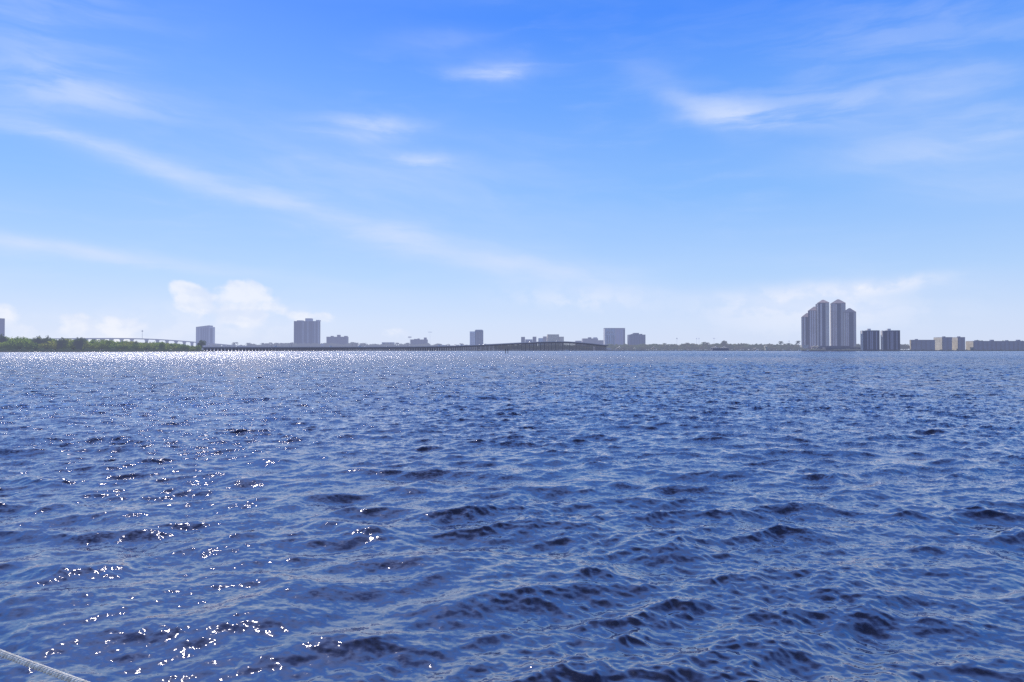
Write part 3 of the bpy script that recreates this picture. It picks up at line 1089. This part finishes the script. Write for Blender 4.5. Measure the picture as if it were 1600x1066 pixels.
e = facing('residential_tower', 1275, D, 5, 'left tower of the tallest cluster, stepping up to the right in three hipped roofs')
wing(e, 1252.2, 1263, 495.3, 489, D + 14, 4, 26, t_wall, [(1252.3, 1255, t_grey, .6), (1256.5, 1258.6, t_light, 1.0), (1259.4, 1261.5, t_dark, .8)], 1261.5)
wing(e, 1262.6, 1275.5, 485.3, 479, D + 6, -2, 22, t_wall, [(1262.8, 1264.2, t_dark, .6), (1265.5, 1267.6, t_light, 1.0), (1268.8, 1270.8, t_light, 1.0), (1272, 1274.6, t_light, 1.4)], 1273)
wing(e, 1276.8, 1296, 473.6, 468.6, D, -10, 16, t_wall,
     [(1277.4, 1279, t_light, .8), (1279.8, 1281.4, t_dark, .5), (1281.8, 1284.6, t_light, 1.6), (1285, 1289.6, t_dark, 1.0), (1290.2, 1295.6, t_tan, 1.3)], 1286.2)
MB().box(LX(1274.4, e, 12), LX(1276.7, e, -6), -6, 12, 0, PZ(475.2, D) - ZB).build('wall', t_dark, e)
e = facing('residential_tower', 1318, D, 6, 'right tower of the tallest cluster, tall hipped wing with lower wing on its right')
wing(e, 1297.5, 1321.6, 474, 467.4, D, -10, 16, t_wall,
     [(1298.4, 1299.8, t_tan, .8), (1301, 1303.2, t_light, 1.1), (1304, 1305.6, t_light, .9), (1306.2, 1307.8, t_light, 1.5), (1308.2, 1313.6, t_dark, 1.0), (1314.2, 1321.2, t_grey, .7)], 1310, flank=t_tan)  # tan left bay and end wall carry the sunlit flank in their colour
wing(e, 1316.6, 1338, 487.8, 481.3, D - 14, -12, 8, t_wall,
     [(1318.8, 1321, t_tan, .8), (1322, 1323.4, t_light, .9), (1324.4, 1326.2, t_light, 1.2), (1327, 1333.4, t_dark, 1.2), (1334, 1337.6, t_grey, .8)], 1327.6)
m_podium = facade('podium_facade', (0.11, 0.12, 0.18), (0.04, 0.05, 0.09), 3.0, 9, .16, .5, .2)
e, a0, a1, h, _ = building('parking_podium', 'long low dark parking podium under the tallest towers at the water edge', 1284, 1344.5, 543, 1475, 18, m_podium,
                           [(.02, .98)], plain('podium_louvre', (.06, .07, .12), .16), sname='louvre_band')
e, *_ = building('parking_podium', 'upper terrace podium with reddish planters below the tallest towers', 1266, 1328, 540.6, 1496, 10, facade('terrace_facade', (0.20, 0.17, 0.21), (.07, .07, .11), 3, 6, .16))
e, *_ = building('garden_building', 'low beige building left of the tallest towers', 1249, 1263.5, 539.3, 1508, 14, plain('beige_render', (.42, .40, .36), .18), [(.1, .25), (.45, .6), (.75, .9)], m_slate)

# ---- twin dark towers
tw_d = facade('twin_dark_facade', (0.05, 0.06, 0.13), (0.03, 0.036, 0.085), 3.0, 3.0, .15, .45, .35, .5)
tw_m = facade('twin_mid_bays', (0.14, 0.17, 0.30), (0.08, 0.10, 0.20), 3.0, 2.4, .22, .5, .3, .5)
tw_l = plain('twin_end_wall', (0.42, 0.40, 0.40), .2)
for (pl, pr, ph, lab) in ((1345.2, 1374, 1355.8, 'left twin of two dark square towers, right of the tallest cluster'),
                          (1376.6, 1406, 1387, 'right twin of two dark square towers, left of the low waterfront blocks')):
    D = 1440
    e = facing('twin_tower', (pl + pr) / 2, D + 11, 9, lab)
    cx = 0.0
    x0, x1 = LX(pl, e, 11), LX(pr, e, -11)
    hh = PZ(517, D) - ZB
    MB().box(x0 - cx, x1 - cx, -11, 11, 0, hh).build('wall', tw_d, e)
    MB().box(x0 - cx - .8, x0 - cx + .8, -11.8, 11.5, 0, hh + .8).build('end_wall', tw_l, e)  # left end wall pale: sunlight on the flank is put into its colour
    MB().box(x1 - cx - 1.4, x1 - cx + .5, -11.8, 11.5, 0, hh + .8).build('end_wall', tw_d, e)
    MB().box(x0 - cx + 5, x1 - cx - 1.8, -11.6, 11.2, hh + .01, hh + 1.0).build('parapet', tw_l, e)
    MB().box(LX(ph, e, -5), LX(ph + 5, e, -5), -5, 5, hh, PZ(513.6, D) - ZB).build('penthouse', tw_l, e)
    w = x1 - x0
    for a, b, m_ in ((.16, .24, tw_d), (.28, .34, tw_m), (.46, .52, tw_m), (.55, .62, tw_m), (.66, .74, tw_d), (.80, .86, tw_m)):
        MB().box(x0 - cx + w * a, x0 - cx + w * b, -12, -10.8, 2, hh - 1.5).build('bay', m_, e)

# ---- staggered waterfront blocks at right
b_front = facade('waterfront_front', (0.09, 0.11, 0.19), (0.05, 0.06, 0.115), 2.9, 3.4, .22, .45, .35)
b_mid = facade('waterfront_mid', (0.14, 0.16, 0.23), (0.07, 0.08, 0.14), 2.9, 3, .22, .45, .35)
b_end = facade('waterfront_end', (0.56, 0.50, 0.42), (0.47, 0.42, 0.36), 2.9, 3, .08, .5, .5)  # tan ends and dark fronts have sun and shade painted into their colours


def wblock(pl, pf, pr, yt, D, label, extra=0, notch=0):
    """pl: left end of visible flank; pf: front-left corner; pr: right end"""
    x0 = PX(pf, D)
    dep = x0 * F / (pl - 800) - D
    x1 = PX(pr, D)
    cx = (x0 + x1) / 2
    hh = PZ(yt, D) - ZB
    e = empty('waterfront_block', (cx, D, ZB), label, 'building')
    MB().box(x0 - cx, x1 - cx, 0, dep, 0, hh).build('wall', b_front, e)
    MB().box(x0 - cx - .5, x0 - cx + .1, .3, dep - .2, 0, hh + .4).build('end_wall', b_end, e)
    MB().box(x0 - cx + .3, x1 - cx, -.5, dep + .3, hh + .02, hh + .9).build('parapet', b_mid, e)
    n = max(2, int((x1 - x0) / 9))
    for k in range(n):
        a = (k + .2) / n
        MB().box(x0 - cx + (x1 - x0) * a, x0 - cx + (x1 - x0) * (a + .55 / n), -1.2, .1, 1.2, hh - .8).build('balcony_stack', b_mid, e)
    for k in range(max(1, n // 3)):
        a = (k + .25 + .3 * ((k * 7) % 3) / 3) / max(1, n // 3)
        xx = x0 - cx + (x1 - x0) * a
        MB().box(xx, xx + 4 + 2 * (k % 2), 4, 9, hh + .9, hh + 2.6 + .9 * (k % 2)).build('roof_plant', b_mid, e)
    return e


wblock(1421.5, 1424, 1461, 531.8, 1430, 'long low dark block with narrow sunlit left end, just right of the twin dark towers')
wblock(1459, 1472.6, 1487.5, 527.6, 1440, 'dark waterfront block with broad sunlit tan end wall, second in the staggered row')
wblock(1486.2, 1497, 1508, 527.6, 1440, 'narrow dark waterfront block with tan end wall on its left, third in the staggered row')
wblock(1509, 1521.4, 1652, 533.6, 1430, 'long low dark waterfront block running out at right edge')

# ------------------------------------------------------------------ bridges
m_deck = plain('bridge_concrete', (0.34, 0.33, 0.36), .25)
m_gird = plain('bridge_girder', (0.07, 0.07, 0.10), .12)
m_pile = plain('bridge_piles', (0.07, 0.066, 0.078), .12)
m_high = plain('high_bridge_concrete', (0.16, 0.17, 0.22), .42)


def strip_along(pts, half, z0s, z1s, name, mat, parent, off=0.0):
    mb = MB()
    n = len(pts)
    for k in range(n):
        a = Vector((*pts[min(k + 1, n - 1)], 0)) - Vector((*pts[max(k - 1, 0)], 0))
        a.normalize()
        nx, ny = a.y, -a.x   # to the camera side
        x, y = pts[k]
        for s in (off - half, off + half):
            mb.v.append((x + nx * s, y + ny * s, z0s[k]))
            mb.v.append((x + nx * s, y + ny * s, z1s[k]))
    for k in range(n - 1):
        i, j = 4 * k, 4 * k + 4
        mb.f += [(i + 2, j + 2, j + 3, i + 3), (i, i + 1, j + 1, j), (i + 1, i + 3, j + 3, j + 1), (i, j, j + 2, i + 2)]
        mb.m += [0] * 4
    mb.f += [(0, 2, 3, 1), (4 * n - 4, 4 * n - 3, 4 * n - 1, 4 * n - 2)]
    mb.m += [0, 0]
    return mb.build(name, mat, parent)


def interp(pts, v):
    for (a, b), (c, d) in zip(pts, pts[1:]):
        if a <= v <= c:
            return b + (d - b) * (v - a) / (c - a)
    return pts[-1][1] if v > pts[-1][0] else pts[0][1]


# trestle bridge
A = Vector((PX(318, 1120), 1120)); B = Vector((PX(948, 1700), 1700))
Lb = (B - A).length
e = empty('trestle_bridge', (A.x, A.y, 0), 'long low concrete trestle bridge rising to a hump near its right end', 'bridge')
deck_y = [(318, 542.0), (560, 541.9), (640, 541.6), (680, 541.0), (720, 539.8), (760, 538.2), (800, 536.1), (835, 534.3), (855, 533.6), (872, 533.4), (890, 533.9), (915, 535.8), (948, 539.5)]


def bridge_pt(t):
    p = A + (B - A) * t
    px = 800 + p.x / p.y * F
    return p, PZ(interp(deck_y, px), p.y)


pts, zs = [], []
for k in range(161):
    p, z = bridge_pt(k / 160)
    pts.append((p.x - A.x, p.y - A.y)); zs.append(z)
zs = list(np.convolve([zs[0]] * 4 + zs + [zs[-1]] * 4, np.ones(9) / 9, 'valid'))
strip_along(pts, 7.0, [z - 1.15 for z in zs], [z - .75 for z in zs], 'deck', m_deck, e)
strip_along(pts, .22, [z - .75 for z in zs], [z + .1 for z in zs], 'railing', m_deck, e, 6.8)
strip_along(pts, .22, [z - .75 for z in zs], [z + .1 for z in zs], 'railing', m_deck, e, -6.8)
for off in (5.4, 2.0, -1.6, -5.2):
    strip_along(pts, .5, [z - 2.9 for z in zs], [z - 1.16 for z in zs], 'girder', m_gird, e, off)
nb = 168
ang = math.atan2(B.y - A.y, B.x - A.x)
stuff = MB()
pile_cache = {}
for k in range(nb):
    t = (k + .5) / nb
    p, z = bridge_pt(t)
    x, y = p.x - A.x, p.y - A.y
    ztop = z - 2.95
    hump = z > 13
    if hump and k % 2:      # longer spans over the channel
        continue
    tgt = MB() if k < 118 else stuff
    dx, dy = math.sin(ang), -math.cos(ang)

    def pl(s, w, za, zb):
        cx_, cy_ = x + dx * s, y + dy * s
        tgt.tube([(cx_, cy_, za), (cx_, cy_, zb)], [w, w], 6)
    for s in (-5.5, -1.8, 1.8, 5.5):
        pl(s, .55 if not hump else .9, -2, ztop - 1.0)
    q = [(x + dx * 6.5 - dy * .0 + ux * .8, y + dy * 6.5 + uy * .8) for ux, uy in ((math.cos(ang), math.sin(ang)),)]
    ca, sa = math.cos(ang), math.sin(ang)
    cap = []
    for (s, u_) in ((6.6, -.8), (6.6, .8), (-6.6, .8), (-6.6, -.8)):
        cap.append((x + dx * s + ca * u_, y + dy * s + sa * u_))
    tgt.prism(cap, ztop - 1.15, ztop)
    if k < 118:
        tgt.build('pile_bent', m_pile, e)
o = stuff.build('pile_bent', m_pile, e)
o['kind'] = 'stuff'
# fender wall at the channel
# abutment embankment at the right landing
pe, ze = bridge_pt(1.0)
MB().prism([(B.x - A.x - 30, B.y - A.y - 12), (B.x - A.x + 60, B.y - A.y + 30), (B.x - A.x + 50, B.y - A.y + 50), (B.x - A.x - 34, B.y - A.y + 8)], 0, 0,
           top=[ze - 3.2, 2, 2, ze - 3.2]).build('abutment', m_deck, e)

# high bridge at left
D = 1500
e = empty('high_bridge', (PX(150, D), D, 0), 'high curved concrete bridge passing behind the mangrove island at left', 'bridge')
cx, cy = e.location.x, e.location.y
hy = [(-60, 531.5), (20, 530), (80, 528.9), (140, 528.4), (190, 528.3), (222, 528.9), (250, 530.1), (280, 532.1), (306, 534.2), (340, 537.2), (380, 540.6), (400, 542)]
pts, zs = [], []
for k in range(93):
    p = -60 + k * 5
    DD = 1500 + (p - 150) * 0.5
    pts.append((PX(p, DD) - cx, DD - cy)); zs.append(PZ(interp(hy, p), DD))
zs = list(np.convolve([zs[0]] * 3 + zs + [zs[-1]] * 3, np.ones(7) / 7, 'valid'))
strip_along(pts, 6.5, [z - 2.2 for z in zs], [z - 1.0 for z in zs], 'deck', m_high, e)
strip_along(pts, .2, [z - 1.0 for z in zs], [z for z in zs], 'railing', m_high, e, 6.3)
strip_along(pts, .2, [z - 1.0 for z in zs], [z for z in zs], 'railing', m_high, e, -6.3)
for p in (-40, -15, 10, 35, 58, 82, 104, 120, 134, 147, 160, 174, 190, 206, 229, 246, 261, 275, 288, 300, 312, 330, 350):
    DD = 1500 + (p - 150) * 0.5
    z = PZ(interp(hy, p), DD) - 2.3
    x = PX(p, DD) - cx
    mb = MB()
    mb.box(x - 1.2, x + 1.2, DD - cy - 4.5, DD - cy - 2.3, -2, z - 1.8)
    mb.box(x - 1.2, x + 1.2, DD - cy + 2.3, DD - cy + 4.5, -2, z - 1.8)
    mb.box(x - 1.7, x + 1.7, DD - cy - 6, DD - cy + 6, z - 1.8, z + .2)
    mb.build('pier', m_high, e)
# mast on the high bridge
DD = 1530
zd = PZ(529.2, DD)
m_mast = plain('mast_steel', (.25, .26, .30), .3)
e = empty('light_mast', (PX(222.2, DD), DD, zd - 1), 'tall thin lighting mast standing on the high bridge above the mangroves', 'mast')
ht = PZ(515.5, DD) - zd + 1
MB().tube([(0, 0, 0), (0, 0, ht)], [.32, .2], 6).build('pole', m_mast, e)
MB().box(-3.2, 3.2, -.25, .25, ht - 3.0, ht - 2.6).build('crossarm', m_mast, e)
MB().box(-.7, .7, -.7, .7, ht - 4.2, ht - 1.4).build('lamp_ring', m_mast, e)

# floodlight racks over the park and behind the left bank
m_flood = plain('floodlight_rack', (.14, .15, .20), .42)
m_flood2 = plain('floodlight_rack_pale', (.3, .32, .38), .6)


def flood(px, yt, D, wpx, hpx, label, m_, group=None):
    e = empty('floodlight_mast', (PX(px, D), D, ZB), label, 'floodlight', group)
    z1 = PZ(yt, D) - ZB
    w, h = wpx / F * D / 2, hpx / F * D
    MB().tube([(0, 0, 0), (0, 0, z1 - h)], [.25, .16], 6).build('pole', m_, e)
    mb = MB()
    for k in range(3):
        mb.box(-w, w, -.2, .2, z1 - h + h * k / 3, z1 - h + h * k / 3 + h * .22)
    mb.box(-.3, .3, -.35, .25, z1 - h, z1)
    mb.build('lamp_rack', m_, e)


flood(640.2, 525.8, 2600, 5.4, 2.2, 'wide dark floodlight rack on a mast left of the hazy block with three roof heads', m_flood)
flood(672, 518.6, 2700, 6, 1.0, 'faint pale floodlight rack high above the hazy block with three roof heads', m_flood2)
flood(1057.7, 528, 1750, 1.9, 2.0, 'floodlight on a thin mast left of all the others above the park treeline', m_flood)
flood(1088.4, 528.2, 1750, 1.3, 1.8, 'left floodlight of the close pair above the park treeline', m_flood2)
flood(1092.2, 528.2, 1750, 1.3, 1.8, 'right floodlight of the close pair above the park treeline', m_flood2)
flood(1115.7, 528.2, 1750, 3.2, 1.2, 'wider floodlight rack above the double white tent', m_flood2)
flood(1233, 532.5, 1600, 1.4, 1.6, 'faint floodlight between two slim palms left of the tall towers', m_flood2)

# ------------------------------------------------------------------ tents and small waterfront things
m_tent = plain('white_canvas', (.82, .83, .85), .05, .7, .06)
_nt = m_tent.node_tree
_t = _nt.nodes.new('ShaderNodeBsdfTranslucent')
_t.inputs[0].default_value = (.9, .9, .88, 1)
_mx = _nt.nodes.new('ShaderNodeMixShader')
_mx.inputs[0].default_value = .78
_o = [n for n in _nt.nodes if n.type == 'OUTPUT_MATERIAL'][0]
_src = _o.inputs[0].links[0].from_socket
_nt.links.new(_src, _mx.inputs[1])
_nt.links.new(_t.outputs[0], _mx.inputs[2])
_nt.links.new(_mx.outputs[0], _o.inputs[0])
m_shade = plain('boat_shed_dark', (.06, .07, .12), .15)


def tent(px0, px1, yt, yb, D, label, name='white_tent', peaks=1, pole_h=True):
    x0, x1 = PX(px0, D), PX(px1, D)
    cx = (x0 + x1) / 2
    w = x1 - x0
    e = empty(name, (cx, D, ZB), label, 'tent')
    ze, za = PZ(yb, D) - ZB, PZ(yt, D) - ZB
    mb = MB()
    for k in range(peaks):
        a, b = -w / 2 + w * k / peaks, -w / 2 + w * (k + 1) / peaks
        n = 12
        c = (a + b) / 2
        hw, hd = (b - a) / 2, 7
        prev = None
        for lv in range(6):
            t = lv / 5
            rr_ = (1 - t) ** 1.5 * .97 + .03
            zz = ze + (za - ze) * t
            ring = []
            for q in range(n):
                th = 2 * math.pi * q / n
                cs_, sn = math.cos(th), math.sin(th)
                m_ = max(abs(cs_), abs(sn)) ** .7
                ring.append(len(mb.v))
                mb.v.append((c + hw * rr_ * cs_ / m_ * .98, hd * rr_ * sn / m_, zz))
            if prev:
                for q in range(n):
                    mb.f.append((prev[q], prev[(q + 1) % n], ring[(q + 1) % n], ring[q])); mb.m.append(0)
            prev = ring
        mb.f.append(tuple(prev)); mb.m.append(0)
    mb.build('canopy', m_tent, e, smooth=True)
    for sx in (-1, 1):
        for sy in (-1, 1):
            MB().tube([(sx * w * .46, sy * 6, 0), (sx * w * .46, sy * 6, ze + .1)], [.15, .15], 6).build('pole', m_tent, e)
    return e


tent(961.5, 974.5, 540.4, 544.6, 1655, 'white peaked tent on the bank in front of the box shaped tower')
tent(990.4, 993.6, 542.6, 544.2, 1650, 'tiny white tent between the two larger single tents')
tent(1017, 1027, 541, 544.2, 1630, 'white peaked tent right of the dark bluish block')
e = tent(1110.5, 1138.5, 541, 543.9, 1575, 'wide white double peaked canopy over a dark boat shed', peaks=2)
MB().box(-19, 19, -5, 5, -1.5, PZ(544, 1575) - ZB).build('shed', m_shade, e)
e = tent(1176.3, 1184.2, 543.5, 545.3, 1540, 'small white flat canopy at the water right of the double canopy')
MB().box(-3.5, 4.5, -4, 4, -1, 1.6).build('shed', m_shade, e)
tent(1269.5, 1273.8, 540.0, 541.6, 1490, 'left white awning of a pair at the foot of the tallest towers')
tent(1274.6, 1279.8, 539.6, 541.6, 1490, 'right white awning of a pair at the foot of the tallest towers')
e, *_ = building('beige_hut', 'small beige hut among the trees right of the small flat canopy', 1194.2, 1199, 541.4, 1536, 8, plain('hut_render', (.5, .46, .36), .15))
x0h = PX(1196.5, 1536)
MB().hip(-4.2, 4.2, -4.6, 4.6, PZ(541.4, 1536) - ZB + .01, PZ(540.2, 1536) - ZB).build('roof', m_tent, e)

# boats
m_hull = plain('white_hull', (.78, .79, .80), .06, .4, .05)
m_sail = plain('boat_glass', (.05, .06, .09), .1)


def boat_mesh():
    mb = MB()
    n = 7
    prev = None
    for k in range(n):
        t = k / (n - 1)
        x = -4.5 + 9 * t
        w = 1.5 * (1 - max(0, t - .45) ** 2 * 3.2)
        w = max(w, .05)
        zk = -.4 + .5 * max(0, t - .6)
        zd = 1.0 + .5 * t * t
        i = len(mb.v)
        mb.v += [(x, -w, zd), (x, -w * .6, zk), (x, w * .6, zk), (x, w, zd)]
        if prev is not None:
            for a, b in ((0, 1), (1, 2), (2, 3), (3, 0)):
                mb.f.append((prev + a, i + a, i + b, prev + b)); mb.m.append(0)
        else:
            mb.f.append((i, i + 1, i + 2, i + 3)); mb.m.append(0)
        prev = i
    mb.f.append((prev + 3, prev + 2, prev + 1, prev)); mb.m.append(0)
    mb.prism([(-2.5, -1.0), (1.0, -.9), (1.6, 0), (1.0, .9), (-2.5, 1.0)], 1.0, 2.1)
    mb.prism([(-1.8, -1.03), (1.05, -.93), (1.7, 0), (1.05, .93), (-1.8, 1.03)], 1.4, 1.85, 1)
    mb.box(-2.6, .8, -1.1, 1.1, 2.9, 3.0)
    for x, y in ((-2.4, -1), (-2.4, 1), (.6, -.9), (.6, .9)):
        mb.tube([(x, y, 2.1), (x, y, 2.9)], [.05, .05], 5)
    return mb.mesh('motor_boat', [m_hull, m_sail])


bm_ = boat_mesh()
boats = [(885.8, 1600, 1.0, 'white motor boat under the right side of the bridge hump'),
         (1069, 1590, .7, 'left of two small white boats at the bank below the close floodlight pair'),
         (1083, 1590, .7, 'right of two small white boats at the bank below the close floodlight pair'),
         (1151, 1560, .7, 'small white boat right of the wide double canopy'),
         (1181.8, 1528, .8, 'small white boat moored in front of the small flat canopy'),
         (1224, 1500, .6, 'small white boat moored below the slim palm'),
         (1248, 1482, .8, 'small white boat moored left of the dark podium'),
         (1261, 1476, .8, 'white boat nearest the left end of the dark podium'),
         (1056, 1595, .6, 'tiny white boat at the bank below the leftmost park floodlight')]
for px, D, s, lb in boats:
    o = bpy.data.objects.new('motor_boat', bm_)
    o.location = (PX(px, D), D - 4, 0)
    o.rotation_euler.z = random.uniform(-.6, .6) + (math.pi if random.random() < .5 else 0)
    o.scale = (s,) * 3
    COL.objects.link(o)
    tag(o, lb, 'boat')

# channel markers in front of the bridge
m_post = plain('tarred_timber', (.05, .045, .05), .04)
m_sign = plain('marker_board', (.10, .12, .12), .05)
for px, lb in ((789.9, 'left of two dark channel marker posts standing in the water before the bridge'),
               (793.6, 'right of two dark channel marker posts standing in the water before the bridge')):
    D = 455
    e = empty('channel_marker', (PX(px, D), D, 0), lb, 'channel marker')
    MB().tube([(0, 0, -1.5), (.03, 0, 3.0)], [.22, .19], 8).build('post', m_post, e)
    MB().box(-.3, .3, -.26, -.21, 2.2, 2.8).build('board', m_sign, e)

# cars on the trestle bridge
m_car = [plain('white_car_paint', (.8, .8, .82), .05, .3, .03), plain('silver_car_paint', (.45, .46, .50), .1, .3, .03)]
m_tyre = plain('tyre_rubber', (.03, .03, .035), .1)
m_glass = plain('car_glass', (.05, .06, .08), .1, .2)


def car_mesh(paint, van=False):
    mb = MB()
    L = 2.4
    if van:
        prof = [(-2.8, .45), (2.8, .45), (2.8, 1.2), (2.2, 1.5), (1.7, 2.3), (-2.7, 2.4), (-2.8, 1.2)]
    else:
        prof = [(-2.3, .35), (2.3, .35), (2.3, .8), (1.3, .95), (.6, 1.45), (-1.1, 1.5), (-1.9, 1.0), (-2.3, .9)]
    n = len(prof)
    for y in (-.9, .9):
        mb.v += [(x, y, z) for x, z in prof]
    for k in range(n):
        j = (k + 1) % n
        mb.f.append((k, j, n + j, n + k)); mb.m.append(0)
    mb.f += [tuple(range(n - 1, -1, -1)), tuple(range(n, 2 * n))]; mb.m += [0, 0]
    gz = (1.45, 2.1) if van else (1.0, 1.38)
    mb.box(-1.0, .7 if not van else 1.5, -.92, .92, *gz, 1)
    for x in (-1.45, 1.45):
        for y in (-.85, .85):
            mb.tube([(x, y - .12, .34), (x, y + .12, .34)], [.34, .34], 10, 2)
    return mb.mesh('car', [paint, m_glass, m_tyre])


cmz = [car_mesh(m_car[0]), car_mesh(m_car[0], True), car_mesh(m_car[1])]
cars = [(429.5, 1, 'white van'), (515.5, 1, 'white van'), (561, 1, 'white van'), (569.5, 0, 'white car'), (603.5, 2, 'silver car'),
        (684.5, 1, 'white van'), (691.3, 1, 'white van'), (699, 0, 'white car'), (710.3, 0, 'white car'), (719.6, 1, 'white van'),
        (747.5, 0, 'white car'), (753.8, 0, 'white car'), (826, 0, 'white car'), (868, 0, 'white car')]
spots = ['driving on the bridge left of the wide grey tower', 'driving on the bridge in front of the low pinkish apartment block',
         'on the bridge just past the low pinkish apartment block', 'just right of a white van past the low pinkish block',
         'on the bridge in front of the small hazy flat roofed building', 'first of five white vehicles where the bridge starts to climb',
         'second of five where the bridge starts to climb', 'third of five white vehicles where the bridge starts to climb',
         'fourth of five white vehicles where the bridge starts to climb', 'last of five white vehicles where the bridge starts to climb',
         'on the climbing bridge below the grey and white tower, left one', 'on the climbing bridge below the grey and white tower, right one',
         'on the climbing bridge between the two square dark grey blocks', 'near the top of the bridge hump below the tan stepped building']
for (px, k, nm), sp in zip(cars, spots):
    t = 0.5
    lo, hi = 0, 1
    for _ in range(30):
        t = (lo + hi) / 2
        p, z = bridge_pt(t)
        if 800 + p.x / p.y * F < px: lo = t
        else: hi = t
    p, z = bridge_pt(t)
    side = 4.2
    o = bpy.data.objects.new('parked_car' if False else ('van' if k == 1 else 'car'), cmz[k])
    o.location = (p.x + math.sin(ang) * side, p.y - math.cos(ang) * side, z - .75)
    o.rotation_euler.z = ang
    COL.objects.link(o)
    tag(o, nm + ' ' + sp, 'van' if k == 1 else 'car')

# ------------------------------------------------------------------ rope in the near left corner


def ray(px, py, d):
    a, b = (px - 800) / F, (533 - py) / F
    cp, sp_ = math.cos(PITCH), math.sin(PITCH)
    return Vector((a * d, (cp - b * sp_) * d, CAM_H + (sp_ + b * cp) * d))


p1, p2 = ray(0, 1020.5, 2.15), ray(135, 1070.5, 1.9)
dv = (p2 - p1)
Lr = dv.length
dv.normalize()
start, end = p1 - dv * 1.6 + Vector((0, 0, .05)), p2 + dv * 1.6 + Vector((0, 0, .05))
npt = 900
tot = (end - start).length
e1 = dv.cross(Vector((0, 0, 1))).normalized()
e2 = e1.cross(dv)
mb = MB()
rad, pitch_ = 0.0044, 0.050
for s in range(3):
    P = []
    for k in range(npt):
        t = k / (npt - 1)
        c = start.lerp(end, t) - Vector((0, 0, 1)) * 0.05 * (1 - (2 * t - 1) ** 2) ** .5 * 1.0
        th = 2 * math.pi * (t * tot / pitch_ + s / 3)
        P.append(c + (e1 * math.cos(th) + e2 * math.sin(th)) * 0.0055)
    mb.tube([tuple(q) for q in P], [rad] * npt, 8)
m_rope, nt, out, bs = base_mat('white_rope')
geo = nt.nodes.new('ShaderNodeNewGeometry')
nn = noise(nt, geo.outputs['Position'], 60, 5, .6)
nt.links.new(mixc(nt, nn.smooth(.3, .7), (.45, .43, .39), (.80, .78, .72)), bs.inputs['Base Color'])
bs.inputs['Roughness'].default_value = .85
fn = noise(nt, geo.outputs['Position'], 900, 3, .6)
bp = nt.nodes.new('ShaderNodeBump')
bp.inputs['Strength'].default_value = .5
bp.inputs['Distance'].default_value = .001
nt.links.new(fn.s, bp.inputs['Height'])
nt.links.new(bp.outputs[0], bs.inputs['Normal'])
nt.links.new(bs.outputs[0], out.inputs[0])
o = mb.build('mooring_rope', m_rope, smooth=True)
tag(o, 'white twisted mooring rope crossing the lower left corner above the water', 'rope')

# ------------------------------------------------------------------ render settings
scene.view_settings.view_transform = 'Standard'
scene.view_settings.look = 'None'
scene.view_settings.exposure = 0
scene.cycles.use_denoising = False
scene.cycles.max_bounces = 6
scene.cycles.glossy_bounces = 3
scene.cycles.caustics_reflective = False
scene.cycles.caustics_refractive = False
scene.cycles.sample_clamp_indirect = 4
scene.cycles.sample_clamp_direct = 24
